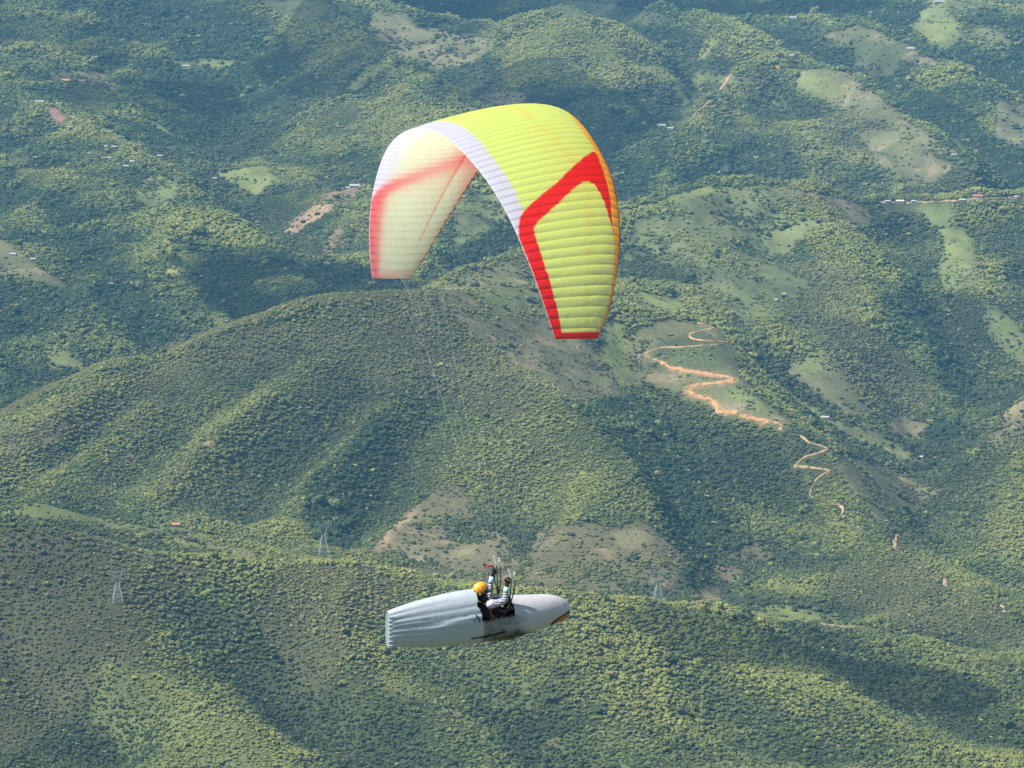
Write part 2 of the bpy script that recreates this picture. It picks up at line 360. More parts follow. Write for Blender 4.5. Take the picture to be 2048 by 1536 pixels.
PATCH = [
 ('hillwood',[(-400,960),(0,835),(210,738),(480,650),(740,595),(960,640),(1240,900),(1300,1000),(1290,1040),(1100,1050),(800,1050),(700,1120),(520,1120),(300,1050),(0,1000),(-400,1000)]),
 ('hillwood',[(1860,1000),(1960,900),(2048,850),(2300,700),(2300,1250),(2048,1240),(1900,1140)]),
 ('dense',[(-400,560),(0,560),(150,610),(300,560),(420,540),(560,520),(700,520),(800,560),(860,575),(850,600),(700,620),(480,660),(350,720),(100,800),(-400,960)]),
 ('deep',[(-400,-200),(1000,-200),(960,60),(860,130),(760,110),(640,160),(560,220),(440,290),(330,300),(200,260),(60,190),(-400,60)]),
 ('deep',[(-400,200),(100,220),(330,370),(420,400),(560,480),(560,520),(420,540),(300,560),(150,610),(0,560),(-400,560)]),
 ('deep',[(1000,-200),(2500,-200),(2500,380),(2048,380),(1900,330),(1800,240),(1640,150),(1500,80),(1330,80),(1240,60),(1100,20)]),
 ('deep',[(880,230),(1000,200),(1340,220),(1450,300),(1600,380),(1340,390),(1240,420),(1100,500),(1000,500),(900,520),(860,500),(940,330)]),
 ('deep',[(1590,480),(1750,480),(1850,620),(1940,760),(1900,900),(1800,860),(1700,640),(1600,560)]),
 ('scrub',[(-400,1030),(120,1060),(300,1100),(420,1140),(330,1230),(250,1340),(160,1420),(60,1500),(-400,1560)]),
 ('scrub',[(560,1125),(720,1135),(860,1165),(800,1230),(700,1290),(640,1400),(560,1330),(500,1230)]),
 ('scrub',[(680,600),(860,590),(960,660),(1060,740),(1110,800),(1010,850),(900,800),(780,780),(680,720),(600,680)]),
 ('scrub',[(0,870),(200,760),(420,680),(560,640),(600,700),(480,760),(300,830),(120,900),(0,940)]),
 ('scrub',[(1560,640),(1640,700),(1720,800),(1800,860),(1880,800),(1800,700),(1700,620),(1600,560)]),
 ('scrub',[(1700,1120),(1800,1100),(1920,1165),(2030,1240),(2100,1290),(1850,1275),(1680,1215),(1640,1160)]),
 ('scrub',[(1740,1010),(1800,1060),(1850,1120),(1790,1090),(1720,1030)]),
 ('scrub',[(400,905),(330,960),(300,1000),(350,960),(440,880),(560,800),(520,800)]),
 ('scrub',[(1640,220),(1760,250),(1880,320),(1960,400),(1860,380),(1760,330),(1640,280)]),
 ('scrub',[(1560,640),(1500,560),(1620,520),(1740,560),(1700,640)]),
 ('lightwood',[(440,350),(560,275),(660,250),(740,170),(800,260),(760,330),(700,345),(600,360),(520,375)]),
 ('lightwood',[(720,1250),(900,1290),(1100,1330),(1060,1440),(900,1400),(760,1380)]),
 ('lightwood',[(200,1320),(340,1350),(520,1470),(640,1560),(300,1560),(180,1450)]),
 ('lightwood',[(1080,1480),(1200,1450),(1400,1520),(1500,1600),(1050,1600)]),
 ('lightwood',[(540,1010),(640,990),(720,900),(760,900),(700,1010),(640,1100),(520,1110)]),
 ('lightwood',[(1060,60),(1130,30),(1210,60),(1230,130),(1180,170),(1060,150),(980,170)]),
 ('lightwood',[(1900,1000),(2048,900),(2200,900),(2200,1100),(2000,1160),(1880,1080)]),
 ('dense',[(620,960),(700,890),(760,820),(800,830),(780,940),(740,1040),(690,1105),(640,1090),(600,1040)]),
 ('dense',[(1120,800),(1200,800),(1300,820),(1400,880),(1420,1000),(1440,1090),(1400,1180),(1370,1170),(1310,1010),(1240,890)]),
 ('dense',[(880,440),(1060,440),(1060,500),(960,530),(880,570),(800,590),(780,540)]),
 ('dense',[(540,480),(640,540),(760,530),(760,580),(600,620),(500,640),(420,600),(480,520)]),
 ('dense',[(0,620),(200,640),(350,640),(420,660),(300,690),(200,720),(60,790),(0,800)]),
 ('dense',[(780,110),(830,130),(900,190),(880,205),(800,160)]),
 ('dense',[(1000,180),(1250,180),(1330,230),(1340,330),(1240,400),(1180,240)]),
 ('low',[(-400,985),(-200,915),(0,836),(100,786),(210,741),(350,706),(480,653),(620,610),(740,600),(850,592),(850,572),(740,580),(620,590),(480,634),(350,688),(210,722),(100,766),(0,818),(-200,880),(-400,940)]),
 ('pasture',[(1340,398),(1470,374),(1560,370),(1700,404),(1790,425),(1640,455),(1500,440),(1380,432)]),
 ('olive',[(1700,255),(1800,265),(1905,335),(1860,372),(1760,342)]),
 ('lightwood',[(1480,165),(1560,180),(1610,250),(1540,300),(1470,240)]),
 ('grass',[(1352,128),(1402,172),(1382,222),(1340,180)]),
 ('grass',[(1960,600),(2030,640),(2100,720),(2048,740),(1980,680)]),
 ('olive',[(740,20),(810,25),(850,55),(930,72),(985,75),(1000,95),(940,130),(880,138),(800,110),(725,72)]),
 ('darkgrass',[(1000,-20),(1250,10),(1335,30),(1335,52),(1260,50),(1100,25)]),
 ('darkgrass',[(520,0),(700,0),(720,25),(620,40),(540,20)]),
 ('grass',[(150,1022),(280,1052),(350,1056),(440,1073),(545,1119),(480,1118),(400,1098),(300,1080),(200,1055),(0,1030),(0,1003),(90,1008)]),
 ('tan',[(300,1060),(360,1064),(460,1095),(540,1116),(500,1112),(420,1090),(330,1072)]),
 ('brown',[(715,1122),(790,1050),(850,990),(900,955),(940,1000),(960,1060),(1010,1065),(1050,1100),(1030,1180),(920,1165),(800,1140)]),
 ('brown',[(1050,1180),(1060,1080),(1100,1050),(1180,1048),(1240,1058),(1290,1036),(1345,1085),(1375,1140),(1340,1205),(1200,1195)]),
 ('dirt',[(715,1120),(745,1095),(790,1052),(830,1010),(835,1020),(790,1068),(740,1118)]),
 ('tan',[(900,1100),(980,1080),(1030,1100),(1010,1135),(930,1150),(880,1130)]),
 ('tan',[(1230,1065),(1290,1060),(1300,1085),(1260,1105),(1220,1090)]),
 ('brown',[(1430,1120),(1500,1085),(1590,1062),(1560,1110),(1490,1140),(1455,1205),(1385,1212),(1410,1160)]),
 ('tan',[(1385,1205),(1420,1180),(1440,1165),(1450,1205),(1430,1215)]),
 ('grass',[(1470,1216),(1560,1212),(1640,1226),(1760,1255),(1740,1268),(1640,1252),(1520,1238)]),
 ('bright',[(1500,1222),(1570,1220),(1640,1236),(1600,1244),(1530,1236)]),
 ('olive',[(1680,905),(1760,925),(1880,985),(1830,1025),(1770,1015),(1700,985),(1668,935)]),
 ('olive',[(1700,990),(1760,1020),(1790,1060),(1740,1030)]),
 ('olive',[(1330,636),(1430,650),(1470,690),(1480,750),(1540,810),(1600,845),(1560,860),(1450,830),(1370,800),(1290,765),(1240,800),(1190,785),(1230,700),(1290,650)]),
 ('bright',[(1215,640),(1250,648),(1262,720),(1245,780),(1200,800),(1195,720)]),
 ('darkgrass',[(1310,690),(1400,660),(1460,700),(1450,735),(1380,735),(1300,712)]),
 ('grass',[(1480,765),(1540,810),(1590,840),(1500,815),(1440,790)]),
 ('olive',[(856,584),(960,565),(1075,567),(1130,600),(1160,680),(1215,720),(1240,780),(1180,815),(1130,790),(1050,735),(980,690),(915,640)]),
 ('grass',[(940,580),(1040,575),(1060,600),(1000,640),(950,620)]),
 ('olive',[(850,587),(925,550),(1040,512),(1060,515),(1060,565),(950,572)]),
 ('bright',[(1262,583),(1335,588),(1380,612),(1350,627),(1285,612)]),
 ('pasture',[(1390,500),(1440,480),(1580,520),(1625,580),(1570,650),(1500,660),(1460,630),(1420,628),(1380,560)]),
 ('grass',[(1450,560),(1500,535),(1580,540),(1608,580),(1590,605),(1520,595),(1455,600)]),
 ('pasture',[(1270,440),(1400,420),(1560,420),(1620,460),(1580,510),(1480,520),(1300,540),(1240,520)]),
 ('brown',[(1560,375),(1700,400),(1760,420),(1740,450),(1640,440),(1560,410)]),
 ('olive',[(1570,740),(1600,710),(1640,694),(1680,715),(1710,790),(1750,830),(1700,840),(1620,780)]),
 ('grass',[(1600,720),(1640,697),(1672,715),(1640,745),(1590,750)]),
 ('bright',[(1240,420),(1340,391),(1420,374),(1470,370),(1400,390),(1330,404),(1250,432)]),
 ('grass',[(1820,408),(1900,403),(1915,450),(1945,480),(1955,520),(1965,570),(1890,590),(1870,560),(1882,480)]),
 ('bright',[(1880,455),(1930,470),(1960,495),(1930,540),(1895,520)]),
 ('pasture',[(1600,850),(1700,830),(1760,860),(1840,920),(1800,930),(1700,890)]),
 ('grass',[(1590,800),(1640,820),(1660,845),(1600,840),(1560,810)]),
 ('grass',[(1840,20),(1900,8),(1920,50),(1930,75),(1880,112),(1850,84),(1815,55)]),
 ('bright',[(1835,35),(1890,25),(1915,65),(1875,95),(1845,75)]),
 ('grass',[(1790,-10),(2000,-10),(1960,18),(1860,14)]),
 ('olive',[(1625,76),(1720,47),(1780,70),(1830,108),(1905,126),(1860,134),(1740,110),(1690,92)]),
 ('darkgrass',[(1700,70),(1800,95),(1790,150),(1740,160),(1700,110)]),
 ('olive',[(1585,138),(1640,137),(1700,149),(1760,188),(1800,226),(1860,270),(1915,302),(1880,312),(1780,252),(1700,232),(1640,205),(1600,180)]),
 ('bright',[(1590,145),(1650,160),(1685,195),(1655,215),(1625,190)]),
 ('grass',[(1375,142),(1450,148),(1530,162),(1470,178),(1390,165)]),
 ('yellow',[(1410,80),(1450,75),(1425,100),(1405,125),(1395,120)]),
 ('olive',[(1995,195),(2200,215),(2200,330),(2048,300),(1985,275)]),
 ('olive',[(1930,55),(1990,50),(2030,90),(1960,80)]),
 ('pasture',[(1440,60),(1540,100),(1570,125),(1500,90)]),
 ('grass',[(1590,245),(1640,270),(1650,300),(1600,280)]),
 ('tan',[(95,138),(180,140),(235,155),(250,190),(200,170),(150,164),(100,168)]),
 ('tan',[(222,160),(236,186),(228,202),(219,185)]),
 ('red',[(84,212),(108,212),(138,240),(128,252),(104,235)]),
 ('dirt',[(365,398),(380,400),(400,416),(392,420)]),
 ('bright',[(215,215),(262,224),(330,258),(372,272),(330,266),(260,236)]),
 ('grass',[(255,380),(320,345),(362,370),(352,412),(300,420)]),
 ('grass',[(335,120),(420,117),(475,122),(470,140),(360,134)]),
 ('grass',[(440,318),(470,280),(500,262),(470,300),(450,330),(430,345)]),
 ('grass',[(560,245),(620,212),(670,190),(655,200),(600,235)]),
 ('bright',[(690,175),(720,150),(760,114),(790,122),(760,150),(710,185)]),
 ('bright',[(430,345),(520,330),(560,350),(520,390),(450,370)]),
 ('crop',[(440,322),(490,262),(530,250),(490,290),(440,330)]),
 ('crop',[(590,255),(690,202),(715,190),(720,240),(650,258)]),
 ('crop',[(500,440),(555,385),(650,376),(655,395),(600,440),(540,465)]),
 ('crop',[(100,185),(170,170),(225,205),(210,235),(150,215)]),
 ('crop',[(40,330),(120,330),(110,370),(60,380),(20,350)]),
 ('dirt',[(552,468),(600,432),(655,385),(722,368),(735,382),(690,402),(650,432),(590,470)]),
 ('brown',[(628,515),(672,450),(722,436),(745,468),(700,492),(660,518)]),
 ('dirt',[(640,500),(668,462),(690,450),(672,480),(650,506)]),
 ('yellow',[(350,505),(385,495),(392,530),(340,560),(310,590),(305,560),(340,530)]),
 ('olive',[(-200,470),(10,480),(60,520),(130,570),(150,592),(90,565),(0,545),(-200,560)]),
 ('grass',[(92,690),(128,685),(150,718),(185,738),(100,742)]),
 ('grass',[(905,400),(1000,385),(1050,430),(1000,450),(950,480),(900,500)]),
 ('olive',[(950,200),(1000,180),(1050,185),(1070,210),(1000,215)]),
 ('brown',[(1040,182),(1110,185),(1110,205),(1045,205)]),
 ('tan',[(85,880),(110,860),(145,830),(150,838),(118,872),(92,895)]),
 ('dirt',[(400,893),(425,878),(430,884),(405,905)]),
 ('dirt',[(240,925),(262,905),(268,912),(250,930)]),
 ('tan',[(1760,845),(1800,830),(1860,850),(1840,880),(1790,870)]),
 ('tan',[(2000,830),(2048,800),(2100,790),(2100,840),(2010,850)]),
 ('brown',[(1960,880),(2048,830),(2120,850),(2048,900),(1990,900)]),
 ('bright',[(1920,900),(1960,890),(1950,910),(1925,915)]),
]
CN = list(CLS)
def inpoly(px, py, poly):
    c = np.zeros(px.shape, bool); n = len(poly)
    for i in range(n):
        x1, y1 = poly[i]; x2, y2 = poly[(i + 1) % n]
        if y1 == y2: continue
        c ^= ((y1 > py) != (y2 > py)) & (px < (x2 - x1) * (py - y1) / (y2 - y1) + x1)
    return c
PX, PY = to_px(GX, GY, ZT)
_jx = (fbm(GX / 45, GY / 60, 3, 31) - .5) * 20; _jy = (fbm(GX / 45, GY / 60, 3, 37) - .5) * 13
PXj, PYj = PX + _jx, PY + _jy
cls = np.zeros(GX.shape, np.int32)
for name, poly in PATCH:
    a = np.array(poly); bx = (PXj > a[:, 0].min()) & (PXj < a[:, 0].max()) & (PYj > a[:, 1].min()) & (PYj < a[:, 1].max())
    I = np.nonzero(bx)
    m_ = inpoly(PXj[I], PYj[I], poly)
    cls[I[0][m_], I[1][m_]] = CN.index(name)
GCOL = np.array([CLS[k][0] for k in CN]); DENS = np.array([CLS[k][1] for k in CN]); SIZE = np.array([CLS[k][2] for k in CN]); DRY = np.array([CLS[k][3] for k in CN])
gcol = GCOL[cls].astype(np.float64)
for _ in range(4):
    p = np.pad(gcol, ((1, 1), (1, 1), (0, 0)), mode='edge'); gcol = (p[1:-1, 1:-1] * 2 + p[:-2, 1:-1] + p[2:, 1:-1] + p[1:-1, :-2] + p[1:-1, 2:]) / 6
_v = fbm(GX / 60, GY / 60, 4, 51)[..., None]; _w = fbm(GX / 260, GY / 260, 3, 57)[..., None]
gcol = gcol * (0.62 + 0.76 * _v) * (0.8 + 0.4 * _w)
_b = np.clip((fbm(GX / 28, GY / 34, 3, 63) - .60) * 6, 0, 1)[..., None] * np.isin(cls, [CN.index(k) for k in ('brown', 'tan', 'olive')])[..., None]
gcol = gcol * (1 - .45 * _b) + np.array((.27, .21, .13)) * .45 * _b

# ------------------------------------------------------------------ the tracks (draped ribbons)
ROADS = [
 ('zigzag', (.44,.25,.115), [(1395,645),(1413,650),(1430,656),(1405,661),(1378,668),(1380,674),(1392,680),(1424,682),(1457,686)], 4.5),
 ('zigzag', (.36,.24,.13), [(1448,689),(1400,691),(1366,694),(1324,695),(1297,703),(1289,711),(1324,724)], 3.0),
 ('zigzag', (.39,.215,.095), [(1324,724),(1337,734),(1378,742),(1424,748),(1465,755),(1469,761),(1448,763),(1415,767),(1386,771),(1372,776),(1384,786),(1411,794),(1430,804),(1436,814),(1434,822),(1465,824),(1498,832),(1531,841)], 6.2),
 ('zigzag', (.40,.24,.12), [(1531,841),(1556,846),(1566,852),(1560,860)], 4.5),
 ('lower', (.32,.22,.12), [(1602,872),(1618,885),(1643,892),(1658,898),(1639,905),(1606,915),(1595,927),(1585,933),(1614,934),(1640,937),(1662,941),(1647,948),(1631,959),(1623,973),(1619,992)], 2.6),
 ('path', (.16,.125,.08), [(1560,860),(1575,866),(1602,872)], 1.8),
 ('path', (.16,.125,.08), [(1619,992),(1640,1000),(1678,1009)], 1.6),
 ('path', (.16,.125,.08), [(1682,1030),(1730,1048),(1796,1068)], 1.6),
 ('path', (.16,.125,.08), [(1790,1098),(1830,1120),(1889,1158)], 1.6),
 ('path', (.16,.125,.08), [(1892,1173),(1940,1190),(2006,1211)], 1.6),
 ('patch', (.30,.22,.13), [(1678,1009),(1686,1018),(1682,1030)], 4.0),
 ('patch', (.32,.23,.13), [(1796,1068),(1791,1082),(1790,1098)], 5.5),
 ('patch', (.32,.23,.13), [(1889,1158),(1892,1173)], 5.0),
 ('patch', (.32,.23,.13), [(2006,1211),(2010,1226)], 5.0),
 ('crest', (.34,.27,.15), [(850,583),(885,577),(930,571),(1000,567),(1050,567),(1080,571)], 3.2),
 ('fore', (.36,.29,.19), [(722,1131),(745,1134),(775,1139),(800,1144),(835,1151),(860,1156),(890,1161),(925,1167)], 4.0),
 ('fore', (.36,.29,.19), [(1383,1203),(1410,1212),(1445,1224)], 4.0),
 ('fore', (.34,.27,.16), [(1640,1249),(1690,1254),(1725,1256),(1752,1262)], 4.5),
 ('upper', (.36,.20,.13), [(1458,152),(1446,170),(1434,188)], 14.0),
 ('upper', (.33,.21,.13), [(1434,188),(1415,205),(1395,222),(1370,250),(1350,262)], 4.0),
 ('mid', (.32,.25,.15), [(1760,404),(1790,405),(1830,405),(1900,402),(1960,397),(2040,395)], 4.0),
 ('mid', (.27,.22,.13), [(1650,842),(1620,843),(1600,840)], 3.0),
 ('low', (.27,.22,.13), [(1770,895),(1790,910),(1808,928),(1815,945)], 2.6),
]
road_pts = []
def road_curve(P):
    pts = []
    for i in range(len(P) - 1):
        n = max(2, int(math.hypot(P[i + 1][0] - P[i][0], P[i + 1][1] - P[i][1]) / 2.5))
        for k in range(n):
            f = k / n; pts.append((P[i][0] * (1 - f) + P[i + 1][0] * f, P[i][1] * (1 - f) + P[i + 1][1] * f))
    pts.append(P[-1])
    H = []
    for p in pts:
        h = hit(*p)
        if H and abs(h[1] - H[-1][1]) > 60: continue
        H.append(h)
    return np.array(H)
RD = []
for k, c, P, w in ROADS:
    H = road_curve(P)
    if len(H) < 2: continue
    # even spacing, smoothed
    d = np.r_[0, np.cumsum(np.hypot(*np.diff(H[:, :2], axis=0).T))]
    n = max(3, int(d[-1] / 2.5)); s = np.linspace(0, d[-1], n)
    x = np.interp(s, d, H[:, 0]); y = np.interp(s, d, H[:, 1])
    for _ in range(2):
        x[1:-1] = (x[:-2] + 2 * x[1:-1] + x[2:]) / 4; y[1:-1] = (y[:-2] + 2 * y[1:-1] + y[2:]) / 4
    RD.append((k, c, x, y, w)); road_pts.append(np.stack([x, y, np.full(n, w)], -1))
# farmhouses, pylons and the substation: column, row (foot), width in photo pixels, roof colour
HOUSES = [
 (132,164,20,'orange','long farmhouse with an orange and white roof on the tan clearing, upper left'),
 (164,164,13,'orange','small orange roofed shed just right of the long farmhouse on the tan clearing'),
 (77,207,24,'white','long white roofed farm building above the reddish bare strip at far left'),
 (117,209,12,'grey','short grey roofed shed right of the long white building at far left'),
 (372,135,15,'white','white roofed barn alone in the small grass clearing in dense forest'),
 (228,296,12,'white','white roofed house topmost of the hamlet on the left ridge'),
 (212,295,7,'grey','tiny grey roofed hut left of the topmost hamlet house'),
 (207,319,9,'red','red roofed cottage at the left end of the hamlet'),
 (218,318,9,'white','white roofed cottage touching the red roofed one'),
 (252,335,12,'white','white roofed house lowest in the hamlet on the left ridge'),
 (264,325,10,'white','white roofed house between the path and the lowest hamlet house'),
 (320,314,12,'white','white roofed farmhouse right of the hamlet beside a grass patch'),
 (429,359,10,'white','small white roofed house at the foot of the light green slope'),
 (709,375,22,'white','white roofed farmhouse at the top of the bare brown slope left of the canopy'),
 (697,378,9,'grey','grey roofed shed left of the farmhouse above the bare slope'),
 (26,511,13,'white','white roofed house on the olive spur at the left edge'),
 (66,521,11,'white','white roofed house lower right on the olive spur at the left edge'),
 (352,1053,17,'orange','orange roofed house on the grassy crest above the lone trees, lower left'),
 (1323,254,18,'white','long white roofed farm building in the shaded valley right of the canopy'),
 (1341,259,13,'white','white roofed barn lower right of the long building in the shaded valley'),
 (1586,38,16,'grey','pale grey roofed farm buildings among trees near the top right'),
 (1583,113,12,'white','white roofed house on the ridge right of the distant orange paraglider'),
 (1822,100,18,'white','white roofed house on the crest below the bright green field'),
 (1879,6,24,'grey','long grey roofed farm building at the very top right'),
 (1775,405,13,'white','white roofed house at the left end of the crest farm road'),
 (1800,406,18,'yellow','long low yellowish building in the middle of the crest farm road'),
 (1828,405,11,'white','small pale roofed house right of the yellowish building on the crest'),
 (1924,402,12,'yellow','low cream coloured house by the crest road near the right edge'),
 (1956,396,22,'red','long white house with a red roof on the crest near the right edge'),
 (2032,396,9,'white','small white roofed house on the crest at the right edge'),
 (1908,312,11,'white','white roofed house at the bottom of the long olive ridge, upper right'),
 (928,396,9,'orange','orange roofed house on the slope framed by the canopy arch'),
 (1650,838,18,'white','white roofed farmhouse at the end of the spur right of the zigzag road'),
 (1568,591,6,'white','tiny white hut on the round pasture, right one of two'),
 (1552,603,6,'grey','tiny pale hut on the round pasture, left one of two'),
 (1843,917,6,'white','tiny white hut in the scrub above the V shaped valley'),
]
HPOS = [hit(h[0], h[1]) for h in HOUSES]
PYL = [(235, 1205, 70), (647, 1112, 72), (1316, 1206, 70)]
PPOS = [hit(p[0], p[1] - 2) for p in PYL]
SUBX = [(1962,1300),(1985,1302),(1998,1303),(2013,1305),(2028,1303),(2041,1306)]
SPOS = [hit(*p) for p in SUBX]
for h, H in zip(HPOS, HOUSES): road_pts.append(np.array([[h[0], h[1], H[2] * h[1] / FPX + 3], [h[0], h[1] - 9, H[2] * h[1] / FPX + 3]]))
for h in PPOS + SPOS: road_pts.append(np.array([[h[0], h[1], 6], [h[0], h[1] - 7, 4]]))
road_all = np.vstack(road_pts)

for (k, c, x, y, w) in RD:
    if w < 6 or k != 'zigzag': continue
    bx = np.nonzero((GX > x.min() - 20) & (GX < x.max() + 20) & (GY > y.min() - 30) & (GY < y.max() + 20))
    gx, gy = GX[bx], GY[bx]; dmin = np.full(len(gx), 1e9)
    for i in range(len(x)): dmin = np.minimum(dmin, np.hypot(gx - x[i], (gy - y[i] + 3) * .8))
    nn = fbm(gx / 9, gy / 9, 3, 411); f = np.clip((w * .5 + 4.5 * (nn - .25) * 2 - dmin) / 3, 0, 1)[:, None] * np.clip((nn[:, None] - .38) * 6, 0, 1)
    gcol[bx] = gcol[bx] * (1 - f) + np.array(c) * .85 * f
mg, nt, N, L, b = new_mat('hillside_ground')
at = N.new('ShaderNodeAttribute'); at.attribute_name = 'ground'
ge = N.new('ShaderNodeNewGeometry')
no = N.new('ShaderNodeTexNoise'); no.inputs['Scale'].default_value = 0.22; no.inputs['Detail'].default_value = 8; no.inputs['Roughness'].default_value = .65
L.new(ge.outputs['Position'], no.inputs['Vector'])
mr = N.new('ShaderNodeMapRange'); mr.inputs[1].default_value = .3; mr.inputs[2].default_value = .7; mr.inputs[3].default_value = .62; mr.inputs[4].default_value = 1.3
L.new(no.outputs['Fac'], mr.inputs[0])
mx = N.new('ShaderNodeVectorMath'); mx.operation = 'SCALE'
L.new(at.outputs['Color'], mx.inputs[0]); L.new(mr.outputs[0], mx.inputs['Scale']); L.new(mx.outputs[0], b.inputs['Base Color'])
bp = N.new('ShaderNodeBump'); bp.inputs['Strength'].default_value = .9; bp.inputs['Distance'].default_value = 1.6
L.new(no.outputs['Fac'], bp.inputs['Height']); L.new(bp.outputs[0], b.inputs['Normal'])
b.inputs['Roughness'].default_value = .95; b.inputs['Specular IOR Level'].default_value = .1
idx = np.arange(NT * NW).reshape(NT, NW)
Fq = np.stack([idx[:-1, :-1], idx[1:, :-1], idx[1:, 1:], idx[:-1, 1:]], -1).reshape(-1, 4)
me = np_mesh('terrain', np.stack([GX, GY, ZT + CZ], -1).reshape(-1, 3), Fq)
set_col(me, 'ground', gcol.reshape(-1, 3))
tag(link('terrain', me, None, [mg]), kind='structure')
# the low valley floor that carries everything out to the horizon
mv = noisy_mat('valley_floor', (.05,.065,.03), (.11,.12,.06), .002, .95, .1)
R_ = 60000
me = bpy.data.meshes.new('valley_floor'); me.from_pydata([(-R_, -R_, 0), (R_, -R_, 0), (R_, R_, 0), (-R_, R_, 0)], [], [(0, 1, 2, 3)])
o = link('ground', me, None, [mv]); o.location = (0, 0, CZ - 1120); tag(o, kind='structure')

def ribbon(name, runs, mat):
    V = []; Q = []; C = []
    for (k, c, x, y, w) in runs:
        tx = np.gradient(x); ty = np.gradient(y); l = np.hypot(tx, ty) + 1e-9; nx, ny = -ty / l, tx / l
        s = np.arange(len(x)); ww = w * (.30 + 1.4 * vnoise(s * .33 + w * 7, s * 0 + x[0], 71)); off = (vnoise(s * .2, s * 0 + 3.3 + x[0], 77) - .5) * w * .5
        K = 5
        rows = []
        for j in range(K):
            f0 = j / (K - 1) - .5; f = f0 * (.55 + .9 * vnoise(s * .55, s * 0 + j * 7.7 + x[0], 73)); xx = x + nx * (f * ww + off); yy = y + ny * (f * ww + off)
            zz = sample(ZT, xx, yy) + .55 + (.35 if abs(f0) < .3 else 0) - (1.0 if abs(f0) > .4 else 0)
            rows.append(np.stack([xx, yy, zz + CZ], -1))
        R = np.stack(rows, 1); n = len(x); b0 = len(V)
        V += R.reshape(-1, 3).tolist()
        nz = fbm(R[..., 0] / 7, R[..., 1] / 7, 3, 81)[..., None]; cc = np.array(c)[None, None] * (.55 + .9 * nz); gm = np.clip((.42 - nz) * 7, 0, .75); cc = cc * (1 - gm) + np.array((.12, .12, .055)) * gm
        C += cc.reshape(-1, 3).tolist()
        for i in range(n - 1):
            for j in range(K - 1):
                a = b0 + i * K + j; Q.append((a, a + 1, a + K + 1, a + K))
    me = np_mesh(name, V, Q); set_col(me, 'ground', np.array(C))
    tag(link(name, me, None, [mat]), kind='structure')
ribbon('dirt_road', [r for r in RD if r[0] in ('zigzag', 'lower', 'patch', 'path')], mg)
ribbon('ridge_track', [r for r in RD if r[0] in ('crest',)], mg)
ribbon('trail', [r for r in RD if r[0] in ('fore',)], mg)
ribbon('bare_firebreak', [r for r in RD if r[0] == 'upper'], mg)
ribbon('farm_road', [r for r in RD if r[0] in ('mid', 'low')], mg)

# ------------------------------------------------------------------ trees
def leaf_mat(name, instanced, c=(.08,.11,.035)):
    m, nt, N, L, b = new_mat(name)
    if instanced:
        a = N.new('ShaderNodeAttribute'); a.attribute_type = 'INSTANCER'; a.attribute_name = 'tint'; src = a.outputs['Color']
    else:
        a = N.new('ShaderNodeRGB'); a.outputs[0].default_value = (*c, 1); src = a.outputs[0]
    ge = N.new('ShaderNodeNewGeometry'); no = N.new('ShaderNodeTexNoise'); no.inputs['Scale'].default_value = .7; no.inputs['Detail'].default_value = 4
    L.new(ge.outputs['Position'], no.inputs['Vector'])
    mr = N.new('ShaderNodeMapRange'); mr.inputs[1].default_value = .3; mr.inputs[2].default_value = .7; mr.inputs[3].default_value = .6; mr.inputs[4].default_value = 1.4
    L.new(no.outputs['Fac'], mr.inputs[0])
    mx = N.new('ShaderNodeVectorMath'); mx.operation = 'SCALE'
    L.new(src, mx.inputs[0]); L.new(mr.outputs[0], mx.inputs['Scale']); L.new(mx.outputs[0], b.inputs['Base Color'])
    b.inputs['Roughness'].default_value = .75; b.inputs['Specular IOR Level'].default_value = .25
    return m
m_bark = noisy_mat('bark', (.09,.07,.05), (.16,.13,.10), 3, .9, .1)
_icos = {}
def ico(sub):
    if sub not in _icos:
        bm = bmesh.new(); bmesh.ops.create_icosphere(bm, subdivisions=sub, radius=1)
        _icos[sub] = (np.array([v.co[:] for v in bm.verts]), np.array([[v.index for v in f.verts] for f in bm.faces])); bm.free()
    return _icos[sub]
